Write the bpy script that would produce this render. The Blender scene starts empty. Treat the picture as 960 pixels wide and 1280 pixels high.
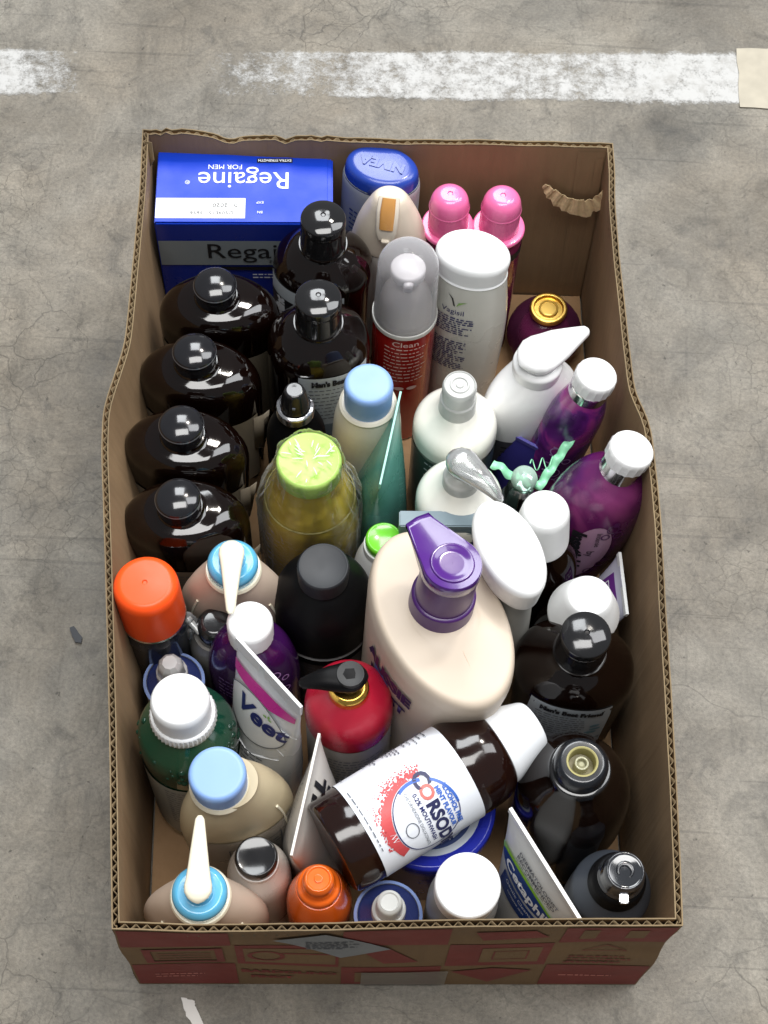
import bpy, bmesh, math, random
from math import sin, cos, pi, radians as R_
from mathutils import Vector, Matrix
from mathutils import noise as mnoise
random.seed(7)
SC = bpy.context.scene
# ------------------------------------------------------------------ camera
CAM_H = 1.19; FPX = 2100.0
CAM_ROT = Matrix.Rotation(R_(27), 3, 'X') @ Matrix.Rotation(R_(3), 3, 'Z')
cd = bpy.data.cameras.new('camera'); cam = bpy.data.objects.new('camera', cd); SC.collection.objects.link(cam)
cd.sensor_fit = 'HORIZONTAL'; cd.sensor_width = 36; cd.lens = FPX / 960 * 36; cd.clip_start = .05; cd.clip_end = 60
cam.matrix_world = Matrix.Translation((0, 0, CAM_H)) @ CAM_ROT.to_4x4()
SC.camera = cam
# ------------------------------------------------------------------ light: dim hall plus roof lights high above
w = bpy.data.worlds.new('World'); SC.world = w; w.use_nodes = True
w.node_tree.nodes['Background'].inputs[0].default_value = (.93, .96, 1, 1)
w.node_tree.nodes['Background'].inputs[1].default_value = .21
def area(name, loc, sx, sy, power, col, aim=(0, .5, 0)):
    l = bpy.data.lights.new(name, 'AREA'); l.shape = 'RECTANGLE'; l.size = sx; l.size_y = sy; l.energy = power; l.color = col
    o = bpy.data.objects.new(name, l); SC.collection.objects.link(o); o.location = loc
    o.rotation_euler = (Vector(aim) - Vector(loc)).to_track_quat('-Z', 'Y').to_euler(); return o
area('roof_light', (-.4, 4.0, 4.7), 2.3, 2.6, 205, (.95, .98, 1))
area('roof_light', (3.1, 1.9, 4.7), 2.0, 3.2, 150, (.97, .985, 1))
area('roof_light', (.1, .0, 4.9), 3.2, 1.5, 165, (1, .99, .97))
area('hall_lamp', (1.2, 2.7, 4.4), .45, .45, 60, (1, .94, .86))
SC.view_settings.view_transform = 'Standard'; SC.view_settings.look = 'None'
SC.view_settings.exposure = .10; SC.view_settings.gamma = 1
SC.render.engine = 'CYCLES'
try:
    SC.cycles.use_denoising = True; SC.cycles.max_bounces = 10; SC.cycles.transparent_max_bounces = 16
    SC.cycles.caustics_reflective = False; SC.cycles.caustics_refractive = False; SC.cycles.sample_clamp_indirect = 6
except Exception: pass

def P(px, py, z):
    d = CAM_ROT @ Vector(((px - 480) / FPX, -(py - 640) / FPX, -1.0)); t = (CAM_H - z) / -d.z
    return Vector((d.x * t, d.y * t, z))

# ------------------------------------------------------------------ materials
def lin(h):
    h = h.lstrip('#'); c = [int(h[i:i+2], 16) / 255 for i in (0, 2, 4)]
    return tuple((x / 12.92 if x <= .04045 else ((x + .055) / 1.055) ** 2.4) for x in c) + (1,)
class NT:
    def __init__(s, m): s.t = m.node_tree; s.n = s.t.nodes; s.l = s.t.links
    def add(s, typ, **k):
        x = s.n.new(typ)
        for a, b in k.items():
            if a.startswith('_'): x.inputs[int(a[1:])].default_value = b
            elif hasattr(x, a): setattr(x, a, b)
        return x
    def ln(s, a, ai, b, bi): s.l.new(a.outputs[ai], b.inputs[bi])
MATS = {}
def mat(name, col, rough=.35, coat=0, metal=0, trans=0, sss=0, var=.06, bump=.05, bscale=60, ior=1.5, spec=.5, smudge=.12):
    if name in MATS: return MATS[name]
    m = bpy.data.materials.new(name); m.use_nodes = True; g = NT(m); b = g.n['Principled BSDF']
    c = lin(col) if isinstance(col, str) else tuple(col) + (1,)
    tc = g.add('ShaderNodeTexCoord'); ns = g.add('ShaderNodeTexNoise'); ns.inputs['Scale'].default_value = bscale; ns.inputs['Detail'].default_value = 4
    g.ln(tc, 'Object', ns, 'Vector')
    mx = g.add('ShaderNodeMix', data_type='RGBA'); mx.inputs[6].default_value = tuple(x * (1 - var) for x in c[:3]) + (1,)
    mx.inputs[7].default_value = tuple(min(1, x * (1 + var)) for x in c[:3]) + (1,); g.ln(ns, 'Fac', mx, 0); g.l.new(mx.outputs[2], b.inputs['Base Color'])
    n2 = g.add('ShaderNodeTexNoise'); n2.inputs['Scale'].default_value = bscale * .6; n2.inputs['Detail'].default_value = 6; g.ln(tc, 'Object', n2, 'Vector')
    mr = g.add('ShaderNodeMapRange'); mr.inputs['From Min'].default_value = .35; mr.inputs['From Max'].default_value = .7
    mr.inputs['To Min'].default_value = rough; mr.inputs['To Max'].default_value = min(1, rough + smudge); g.ln(n2, 'Fac', mr, 'Value'); g.ln(mr, 0, b, 'Roughness')
    b.inputs['Metallic'].default_value = metal; b.inputs['Transmission Weight'].default_value = trans; b.inputs['IOR'].default_value = ior
    b.inputs['Coat Weight'].default_value = coat; b.inputs['Coat Roughness'].default_value = .06; b.inputs['Specular IOR Level'].default_value = spec
    if sss: b.inputs['Subsurface Weight'].default_value = sss; b.inputs['Subsurface Scale'].default_value = .006
    if bump:
        bp = g.add('ShaderNodeBump'); bp.inputs['Strength'].default_value = bump; bp.inputs['Distance'].default_value = .001
        g.ln(ns, 'Fac', bp, 'Height'); g.ln(bp, 0, b, 'Normal')
    MATS[name] = m; return m
def clear(name, tint=(.95, .96, .97), milk=.12, rough=.08, mcol=(.8, .8, .8), bump=0, bscale=120, ior=1.5):
    """thin clear plastic: see-through with a glossy surface and a little milkiness"""
    if name in MATS: return MATS[name]
    m = bpy.data.materials.new(name); m.use_nodes = True; g = NT(m); b = g.n['Principled BSDF']; out = g.n['Material Output']
    b.inputs['Base Color'].default_value = mcol + (1,); b.inputs['Roughness'].default_value = rough
    tr = g.add('ShaderNodeBsdfTransparent'); tr.inputs[0].default_value = tint + (1,)
    fr = g.add('ShaderNodeFresnel'); fr.inputs[0].default_value = ior
    ad = g.add('ShaderNodeMath', operation='ADD', use_clamp=True); g.ln(fr, 0, ad, 0); ad.inputs[1].default_value = milk
    mx = g.add('ShaderNodeMixShader'); g.ln(ad, 0, mx, 0); g.ln(tr, 0, mx, 1); g.ln(b, 0, mx, 2); g.ln(mx, 0, out, 0)
    if bump:
        tc = g.add('ShaderNodeTexCoord'); ns = g.add('ShaderNodeTexNoise'); ns.inputs['Scale'].default_value = bscale; ns.inputs['Detail'].default_value = 3; ns.inputs['Distortion'].default_value = 1.5
        g.ln(tc, 'Object', ns, 'Vector'); bp = g.add('ShaderNodeBump'); bp.inputs['Strength'].default_value = bump; bp.inputs['Distance'].default_value = .004
        g.ln(ns, 'Fac', bp, 'Height'); g.ln(bp, 0, b, 'Normal'); g.ln(bp, 0, fr, 'Normal')
    MATS[name] = m; return m
def swirl(name, stops, scale=22, rough=.18, dist=1.2):
    """printed swirling colours on glossy plastic"""
    if name in MATS: return MATS[name]
    m = mat(name, '#804080', rough, coat=.3); g = NT(m); b = g.n['Principled BSDF']
    tc = g.add('ShaderNodeTexCoord'); ns = g.add('ShaderNodeTexNoise'); ns.inputs['Scale'].default_value = scale; ns.inputs['Detail'].default_value = 3; ns.inputs['Distortion'].default_value = dist
    g.ln(tc, 'Object', ns, 'Vector'); cr = g.add('ShaderNodeValToRGB'); g.ln(ns, 'Fac', cr, 0)
    e = cr.color_ramp.elements
    e[0].position = stops[0][0]; e[0].color = lin(stops[0][1]); e[1].position = stops[-1][0]; e[1].color = lin(stops[-1][1])
    for p, c in stops[1:-1]: x = e.new(p); x.color = lin(c)
    g.l.new(cr.outputs[0], b.inputs['Base Color']); return m

WHITE = mat('white_plastic', (.86, .87, .87), .3, sss=.0, smudge=.2)
WHITEG = mat('white_gloss_plastic', (.86, .86, .86), .16, coat=.3)
OFFW = mat('off_white_plastic', (.62, .61, .57), .35)
CREAM = mat('cream_plastic', '#e9e2cb', .2, coat=.3)
SAND = mat('sand_plastic', '#b6a88a', .38, var=.08)
SAND2 = mat('beige_plastic', '#b7a595', .4)
PEACH = mat('peach_plastic', '#cbbcaa', .45, var=.03)
AMBER = mat('dark_amber_plastic', (.0045, .002, .0013), .07, coat=.4, var=.3, bump=.12, bscale=35, smudge=.1)
AMBERG = mat('amber_glass', (.005, .0016, .0009), .05, trans=.3, coat=.3, var=.3, bump=.15, bscale=40, smudge=.06)
BLACK = mat('black_gloss_plastic', (.012, .012, .013), .07, coat=.3, smudge=.15)
BLACKM = mat('black_satin_plastic', (.003, .003, .0035), .42, smudge=.08, spec=.12)
CHARC = mat('charcoal_plastic', '#3b4048', .4)
DOME = mat('smoky_dome_plastic', (.010, .010, .012), .09, coat=.4, var=.25, bscale=90, smudge=.12)
PURP = mat('purple_plastic', '#4c2278', .13, coat=.4)
PURPD = mat('deep_purple_plastic', '#451a63', .28)
LBLUE = mat('light_blue_plastic', '#85a8de', .36)
CYAN = mat('sky_blue_plastic', '#58a9cf', .16, coat=.5)
ORANGE = mat('orange_plastic', '#f2521a', .3, coat=0, spec=.35)
ORANGE2 = mat('amber_orange_plastic', '#e2641a', .14, coat=.6)
PINK = mat('pink_plastic', '#e86fa4', .2, coat=.4)
GREENC = mat('green_plastic', '#69c52c', .18, coat=.5)
LIME = mat('lime_plastic', '#a8cc66', .35)
RED = mat('red_plastic', '#a5182f', .24, coat=.15)
REDL = mat('red_liquid_plastic', '#8e1714', .12, coat=.5, var=.2, bscale=30)
GOLD = mat('gold_metal', '#e0b457', .16, metal=1, bump=.1)
CHROME = mat('chrome_metal', (.8, .8, .82), .1, metal=1)
NAVY = mat('navy_plastic', '#2b3566', .25, coat=.4)
ROYAL = mat('royal_blue_plastic', '#23409c', .2, coat=.15)
INK = mat('black_ink', '#16151a', .5, bump=0)
INKG = mat('grey_ink', '#5c6068', .5, bump=0)
INKW = mat('white_ink', '#e8ecf2', .4, bump=0)
INKB = mat('blue_ink', '#27407e', .4, bump=0)
INKR = mat('red_ink', '#c02c2c', .4, bump=0)
INKD = mat('navy_ink', '#202660', .4, bump=0)
PAPER = mat('label_paper', '#cfd3d6', .5, var=.05, bscale=30)
PAPERG = mat('silver_label', '#9aa2a8', .35, var=.08, bscale=40)
PAPERT = mat('tan_label', '#857a69', .6)
FROST = clear('frosted_plastic', (.9, .91, .9), .55, .22, (.72, .73, .71))
CLEAR = clear('clear_plastic', (.93, .94, .95), .1, .04)
MILKY = clear('milky_plastic', (.85, .84, .82), .62, .3, (.7, .7, .66))

# ------------------------------------------------------------------ geometry helpers
def link(name, me, m, parent=None, smooth=35):
    o = bpy.data.objects.new(name, me); SC.collection.objects.link(o)
    if m: me.materials.append(m)
    if smooth:
        for p in me.polygons: p.use_smooth = True
        me.set_sharp_from_angle(angle=R_(smooth))
    if parent: o.parent = parent
    return o
def mesh(name, vs, fs, m, parent=None, smooth=35):
    me = bpy.data.meshes.new(name); me.from_pydata([tuple(v) for v in vs], [], fs); me.update()
    return link(name, me, m, parent, smooth)
def bmobj(name, bm, m, parent=None, smooth=35):
    me = bpy.data.meshes.new(name); bm.normal_update(); bm.to_mesh(me); bm.free(); return link(name, me, m, parent, smooth)
FL = .007     # top of the carton's bottom
def thing(name, label, cat, top, lean=(0, 0), rz=0, group=None, z0=FL):
    """Empty at the base of a standing thing; local z runs up its axis. returns (empty, height)"""
    top = Vector(top); base = Vector((top.x - lean[0], top.y - lean[1], z0)); ax = top - base
    q = Vector((0, 0, 1)).rotation_difference(ax.normalized()).to_matrix().to_4x4()
    e = bpy.data.objects.new(name, None); SC.collection.objects.link(e); e.empty_display_size = .01
    e.matrix_world = Matrix.Translation(base) @ q @ Matrix.Rotation(R_(rz), 4, 'Z')
    e['label'] = label; e['category'] = cat
    if group: e['group'] = group
    return e, ax.length
def fillet(pts, seg=5):
    out = []
    n = len(pts)
    for i, p in enumerate(pts):
        v = Vector(p[:3]); f = p[3] if len(p) > 3 else 0
        if f and 0 < i < n - 1:
            a = Vector(pts[i-1][:3]); b = Vector(pts[i+1][:3]); fa = min(f, (a - v).length * .49); fb = min(f, (b - v).length * .49)
            p0 = v + (a - v).normalized() * fa; p2 = v + (b - v).normalized() * fb
            for k in range(seg + 1):
                t = k / seg; out.append(p0 * (1-t)**2 + v * 2*t*(1-t) + p2 * t*t)
        else: out.append(v)
    return out
def se(c, s, e):
    return (math.copysign(abs(c) ** (2/e), c), math.copysign(abs(s) ** (2/e), s))
class Body:
    def __init__(s, prof, e, off): s.p = prof; s.e = e; s.off = off; s.o = None
    def rad(s, z):
        p = s.p
        if z <= p[0][0]: return p[0][1], p[0][2]
        for a, b in zip(p, p[1:]):
            if a[0] <= z <= b[0] and b[0] > a[0]:
                t = (z - a[0]) / (b[0] - a[0]); return a[1] + (b[1]-a[1])*t, a[2] + (b[2]-a[2])*t
        return p[-1][1], p[-1][2]
    def surf(s, th, z, off=.0005):
        rx, ry = s.rad(z); c, sn = se(cos(th), sin(th), s.e)
        nx, ny = cos(th) / max(rx, 1e-4), sin(th) / max(ry, 1e-4); l = math.hypot(nx, ny)
        return Vector((rx*c + nx/l*off + s.off[0], ry*sn + ny/l*off + s.off[1], z))
    def wrap(s, zc, th0=-90, off=.0007):
        th0 = R_(th0); N = 90; tab = [(0, th0)]; acc = 0; p = s.surf(th0, zc, 0)
        fw = []; bw = []
        for sg, lst in ((1, fw), (-1, bw)):
            acc = 0; p = s.surf(th0, zc, 0)
            for i in range(1, N + 1):
                t = th0 + sg * pi * i / N; q = s.surf(t, zc, 0); acc += (q - p).length; p = q; lst.append((sg * acc, t))
        tab = bw[::-1] + [(0, th0)] + fw
        def fn(x, y):
            for a, b in zip(tab, tab[1:]):
                if a[0] <= x <= b[0]:
                    t = (x - a[0]) / max(1e-9, b[0] - a[0]); return s.surf(a[1] + (b[1]-a[1])*t, zc + y, off)
            return s.surf(tab[-1][1] if x > 0 else tab[0][1], zc + y, off)
        return fn
    def face(s, zc, side=-1, off=.0006):
        """map a flat print straight on to the front (-1) or back (+1) of a flattish tube"""
        def fn(x, y):
            z = zc + y; rx, ry = s.rad(z); u = max(-.999, min(.999, x / max(rx, 1e-4)))
            yy = ry * (1 - abs(u) ** s.e) ** (1 / s.e)
            return Vector((x * -side, side * (yy + off), z))
        return fn
def loft(parent, name, pts, m, e=2, n=44, knurl=None, off=(0, 0), seg=5, cap=True, wob=0, smooth=35, open_top=False):
    pr = fillet(pts, seg); vs = []; fs = []
    for k, p in enumerate(pr):
        z, rx, ry = p
        for i in range(n):
            th = 2*pi*i/n; c, s = se(cos(th), sin(th), e); f = 1
            if knurl and knurl[2] <= z <= knurl[3]: f = 1 + knurl[1] * (1 if (i % 2) else -1)
            x, y = rx*c*f, ry*s*f
            if wob:
                d = mnoise.noise(Vector((cos(th)*1.7 + parent.location.x*40, sin(th)*1.7, z*38))) * wob; x += cos(th)*d; y += sin(th)*d
            vs.append((x + off[0], y + off[1], z))
    for k in range(len(pr) - 1):
        for i in range(n):
            j = (i+1) % n; fs.append((k*n+i, k*n+j, (k+1)*n+j, (k+1)*n+i))
    if cap:
        vs.append((off[0], off[1], pr[0][0])); c0 = len(vs) - 1; fs += [(c0, (i+1) % n, i) for i in range(n)]
        if not open_top:
            vs.append((off[0], off[1], pr[-1][0])); c1 = len(vs) - 1; b = (len(pr)-1)*n; fs += [(c1, b+i, b+(i+1) % n) for i in range(n)]
    o = mesh(name, vs, fs, m, parent, smooth); B = Body([tuple(p) for p in pr], e, off); B.o = o; return B
def cyl(parent, name, z0, z1, r, m, bev=.001, r1=None, **k):
    r1 = r if r1 is None else r1
    return loft(parent, name, [(z0, r - bev*.5, r - bev*.5), (z0, r, r, bev), (z0+bev, r, r), (z1, r1, r1, bev*1.4), (z1, r1*.5, r1*.5), (z1, .0004, .0004)] if False else
                [(z0, r*.9, r*.9), (z0, r, r, bev), (z1, r1, r1, bev*1.6), (z1, r1*.45, r1*.45), (z1, .0004, .0004)], m, **k)
def dome(z0, r, h, k=7, ry=None):
    """profile points of a dome from radius r at z0 rising by h"""
    ry = ry or r
    return [(z0 + h*sin(pi/2*i/k), max(.0004, r*cos(pi/2*i/k)), max(.0004, ry*cos(pi/2*i/k))) for i in range(k+1)]
def sweep(parent, name, pts, m, n=16, e=2.2, up=Vector((0, 0, 1)), smooth=50):
    """pts: (x,y,z,halfwidth,halfheight) along a path"""
    vs = []; fs = []; K = len(pts)
    for k, p in enumerate(pts):
        c = Vector(p[:3]); a = Vector(pts[max(0, k-1)][:3]); b = Vector(pts[min(K-1, k+1)][:3]); d = (b - a).normalized()
        s = d.cross(up); s = s.normalized() if s.length > 1e-4 else Vector((1, 0, 0)); u = s.cross(d).normalized()
        for i in range(n):
            cc, ss = se(cos(2*pi*i/n), sin(2*pi*i/n), e); vs.append(c + s*p[3]*cc + u*p[4]*ss)
    for k in range(K-1):
        for i in range(n): fs.append((k*n+i, k*n+(i+1) % n, (k+1)*n+(i+1) % n, (k+1)*n+i))
    fs.append(tuple(range(n-1, -1, -1))); fs.append(tuple((K-1)*n+i for i in range(n)))
    return mesh(name, vs, fs, m, parent, smooth)
def patch(parent, name, B, z0, z1, t0, t1, m, off=.0004, nt=24, nz=5, shape=None):
    vs = []; fs = []
    for k in range(nz+1):
        for i in range(nt+1):
            a = R_(t0 + (t1-t0)*i/nt); z = z0 + (z1-z0)*k/nz
            if shape: z = z0 + (shape(i/nt) - z0)*k/nz
            vs.append(B.surf(a, z, off))
    for k in range(nz):
        for i in range(nt): q = k*(nt+1)+i; fs.append((q, q+1, q+nt+2, q+nt+1))
    return mesh(name, vs, fs, m, parent, 60)
TXT = {}
def text_bm(s, size, bold=0, shear=0):
    cu = bpy.data.curves.new('t', 'FONT'); cu.body = s; cu.size = size; cu.align_x = 'CENTER'; cu.align_y = 'CENTER'; cu.resolution_u = 3; cu.offset = bold; cu.shear = shear
    ob = bpy.data.objects.new('t', cu); SC.collection.objects.link(ob); dg = bpy.context.evaluated_depsgraph_get(); dg.update()
    me = bpy.data.meshes.new_from_object(ob.evaluated_get(dg)); bm = bmesh.new(); bm.from_mesh(me)
    bpy.data.objects.remove(ob); bpy.data.curves.remove(cu); bpy.data.meshes.remove(me); return bm
def poly_bm(polys):
    bm = bmesh.new()
    for p in polys: bm.faces.new([bm.verts.new((x, y, 0)) for x, y in p])
    bmesh.ops.triangulate(bm, faces=bm.faces[:]); return bm
def put(parent, name, bm, fn, m, step=None, rot=0, at=(0, 0), sx=1, kind=None):
    M = Matrix.Translation((at[0], at[1], 0)) @ Matrix.Rotation(R_(rot), 4, 'Z') @ Matrix.Diagonal((sx, 1, 1, 1)); bm.transform(M)
    if step:
        for ax in (0, 1):
            lo = min(v.co[ax] for v in bm.verts); hi = max(v.co[ax] for v in bm.verts); st = step if ax == 0 else step * 2; x = lo + st
            while x < hi:
                nrm = [0, 0, 0]; nrm[ax] = 1; c = [0, 0, 0]; c[ax] = x
                bmesh.ops.bisect_plane(bm, geom=bm.verts[:] + bm.edges[:] + bm.faces[:], plane_co=c, plane_no=nrm); x += st
    for v in bm.verts: v.co = fn(v.co.x, v.co.y)
    o = bmobj(name, bm, m, parent, 0)
    if kind or name in ('flower_print', 'bubble_print', 'wave_lines', 'print_ovals', 'embossed_beads', 'white_squiggle'): o['kind'] = kind or 'stuff'
    return o
def text(parent, s, size, fn, m, rot=0, at=(0, 0), bold=0, sx=1, step=None, shear=0, name='lettering'):
    return put(parent, name, text_bm(s, size, bold, shear), fn, m, step, rot, at, sx)
def lines(parent, fn, m, x0, x1, y0, y1, n, h=.0007, rot=0, at=(0, 0), seed=1, ragged=.3, name='small_print'):
    """rows of print too small to read in the photograph: word-length dashes"""
    rnd = random.Random(seed); polys = []
    for i in range(n):
        y = y1 + (y0 - y1) * (i + .5) / n; x = x0; xe = x1 - (x1 - x0) * ragged * rnd.random()
        while x < xe:
            L = min(xe - x, rnd.uniform(.0012, .0052)); hh = h * rnd.uniform(.75, 1)
            polys.append([(x, y-hh/2), (x+L, y-hh/2), (x+L, y+hh/2), (x, y+hh/2)]); x += L + .0011
    return put(parent, name, poly_bm(polys), fn, m, .004, rot, at, kind='stuff')
def rect(x0, y0, x1, y1): return [(x0, y0), (x1, y0), (x1, y1), (x0, y1)]
def ell(cx, cy, rx, ry, n=28, a0=0, a1=360): return [(cx + rx*cos(R_(a0+(a1-a0)*i/n)), cy + ry*sin(R_(a0+(a1-a0)*i/n))) for i in range(n + (a1-a0 < 360))]
def ring(cx, cy, rx, ry, w, n=32, a0=0, a1=360):
    out = []
    for i in range(n):
        a, b = R_(a0+(a1-a0)*i/n), R_(a0+(a1-a0)*(i+1)/n)
        out.append([(cx+rx*cos(a), cy+ry*sin(a)), (cx+rx*cos(b), cy+ry*sin(b)), (cx+(rx-w)*cos(b), cy+(ry-w)*sin(b)), (cx+(rx-w)*cos(a), cy+(ry-w)*sin(a))])
    return out
def rbox(parent, name, x0, x1, y0, y1, z0, z1, m, bev=.001, seg=2):
    bm = bmesh.new(); bmesh.ops.create_cube(bm, size=1)
    for v in bm.verts: v.co = Vector(((x0+x1)/2 + v.co.x*(x1-x0), (y0+y1)/2 + v.co.y*(y1-y0), (z0+z1)/2 + v.co.z*(z1-z0)))
    if bev: bmesh.ops.bevel(bm, geom=bm.edges[:], offset=bev, segments=seg, affect='EDGES')
    return bmobj(name, bm, m, parent, 40)
def flat(z, off=.0005): return lambda x, y: Vector((x, y, z + off))

#SETTING
# ------------------------------------------------------------------ concrete floor
def concrete():
    m = bpy.data.materials.new('worn_concrete'); m.use_nodes = True; g = NT(m); b = g.n['Principled BSDF']
    tc = g.add('ShaderNodeTexCoord')
    def noise(sc, det=6, dist=0, mapsc=None, rough=.55):
        n = g.add('ShaderNodeTexNoise'); n.inputs['Scale'].default_value = sc; n.inputs['Detail'].default_value = det; n.inputs['Distortion'].default_value = dist; n.inputs['Roughness'].default_value = rough
        if mapsc:
            mp = g.add('ShaderNodeMapping'); mp.inputs['Scale'].default_value = mapsc[:3]; mp.inputs['Rotation'].default_value = (0, 0, mapsc[3]); g.ln(tc, 'Object', mp, 0); g.ln(mp, 0, n, 'Vector')
        else: g.ln(tc, 'Object', n, 'Vector')
        return n
    def ramp(src, a, b_, ca, cb, out=0):
        r = g.add('ShaderNodeMapRange'); r.clamp = True
        r.inputs['From Min'].default_value = a; r.inputs['From Max'].default_value = b_; r.inputs['To Min'].default_value = ca; r.inputs['To Max'].default_value = cb
        g.ln(src, out, r, 'Value'); return r
    def mul(a, b2, op='MULTIPLY'):
        x = g.add('ShaderNodeMath', operation=op); g.ln(a, 0, x, 0)
        if isinstance(b2, (int, float)): x.inputs[1].default_value = b2
        else: g.ln(b2, 0, x, 1)
        return x
    big = ramp(noise(3.2, 5), .3, .7, .70, 1.22); mid = ramp(noise(13, 10, 1.2, rough=.74), .32, .68, .62, 1.30); fine = ramp(noise(330, 5, rough=.8), .3, .7, .68, 1.3)
    streak = ramp(noise(7, 5, .3, (1, 3.2, 1, .03)), .35, .7, .93, 1.07)
    v = mul(mul(mul(big, mid), fine), streak)
    # crazing: thin broken cracks
    def cracks(sc, wd, m0, m1, dark, seedoff):
        wn = noise(sc*1.6, 3); mp = g.add('ShaderNodeVectorMath', operation='SCALE'); g.ln(wn, 'Color', mp, 0); mp.inputs['Scale'].default_value = .55 / sc
        ad = g.add('ShaderNodeVectorMath', operation='ADD'); g.ln(tc, 'Object', ad, 0); g.ln(mp, 0, ad, 1)
        vo = g.add('ShaderNodeTexVoronoi', feature='DISTANCE_TO_EDGE'); vo.inputs['Scale'].default_value = sc; g.ln(ad, 0, vo, 'Vector')
        line = ramp(vo, 0, wd, 1, 0); mask = ramp(noise(seedoff, 3), m0, m1, 0, 1); k = mul(mul(line, mask), -dark); k = mul(k, 1, 'ADD'); return k
    c1 = cracks(21, .017, .48, .60, .48, 3.3); c2 = cracks(62, .036, .50, .61, .36, 4.1); c3 = cracks(5.2, .005, .40, .58, .40, 2.2)
    v = mul(mul(mul(v, c1), c2), c3)
    v = mul(v, ramp(noise(31, 5, .8, rough=.7), .56, .68, 1, .62)); v = mul(v, ramp(noise(7, 8, 1.8, (1.4, .8, 1, .6), .75), .52, .66, 1, .68))
    v = mul(v, ramp(noise(14, 2, .08, (11, .7, 1, .22), .4), .68, .73, 1, .84))
    # long dark drag marks and pits
    sc1 = ramp(noise(11, 2, .05, (.35, 16, 1, .1), .4), .665, .715, 1, .74); sc2 = ramp(noise(13, 2, .05, (.3, 15, 1, 1.35), .4), .67, .72, 1, .76)
    pit = ramp(noise(120, 3, rough=.7), .66, .72, 1, .42); v = mul(mul(mul(v, sc1), sc2), pit)
    # damp or oily stains
    geo = g.add('ShaderNodeSeparateXYZ'); g.ln(tc, 'Object', geo, 0)
    for (sx, sy, r, dk) in [(P(830, 176, 0).x, P(830, 176, 0).y, .042, .36), (P(872, 262, 0).x, P(872, 262, 0).y, .02, .14), (P(905, 150, 0).x, P(905, 150, 0).y, .03, .22), (P(122, 455, 0).x, P(122, 455, 0).y, .016, .20), (P(98, 600, 0).x, P(98, 600, 0).y, .012, .18), (P(104, 640, 0).x, P(104, 640, 0).y, .010, .16), (P(25, 705, 0).x, P(25, 705, 0).y, .010, .20), (P(930, 10, 0).x, P(930, 10, 0).y, .09, .2)]:
        vd = g.add('ShaderNodeVectorMath', operation='DISTANCE'); g.ln(tc, 'Object', vd, 0); vd.inputs[1].default_value = (sx, sy, 0)
        wob = mul(noise(22, 4), .04); dd = g.add('ShaderNodeMath', operation='ADD'); g.ln(vd, 'Value', dd, 0); g.ln(wob, 0, dd, 1)
        v = mul(v, ramp(dd, r*.55 + .02, r*1.25 + .02, 1 - dk, 1))
    cm = g.add('ShaderNodeMix', data_type='RGBA'); cm.inputs[6].default_value = (.246, .228, .193, 1); cm.inputs[7].default_value = (.176, .150, .115, 1)
    tn = ramp(noise(3.6, 7, .5, rough=.65), .38, .68, 0, 1); g.ln(tn, 0, cm, 0)
    vm = g.add('ShaderNodeVectorMath', operation='SCALE'); g.l.new(cm.outputs[2], vm.inputs[0]); g.ln(v, 0, vm, 'Scale'); g.l.new(vm.outputs[0], b.inputs['Base Color'])
    rr = ramp(noise(20, 5), .3, .7, .42, .68); g.ln(rr, 0, b, 'Roughness')
    bp = g.add('ShaderNodeBump'); bp.inputs['Strength'].default_value = .5; bp.inputs['Distance'].default_value = .0016; g.ln(v, 0, bp, 'Height'); g.ln(bp, 0, b, 'Normal')
    return m
fl = mesh('floor', [(-6, -5, 0), (6, -5, 0), (6, 8, 0), (-6, 8, 0)], [(0, 1, 2, 3)], concrete(), None, 0); fl['kind'] = 'structure'

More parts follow.
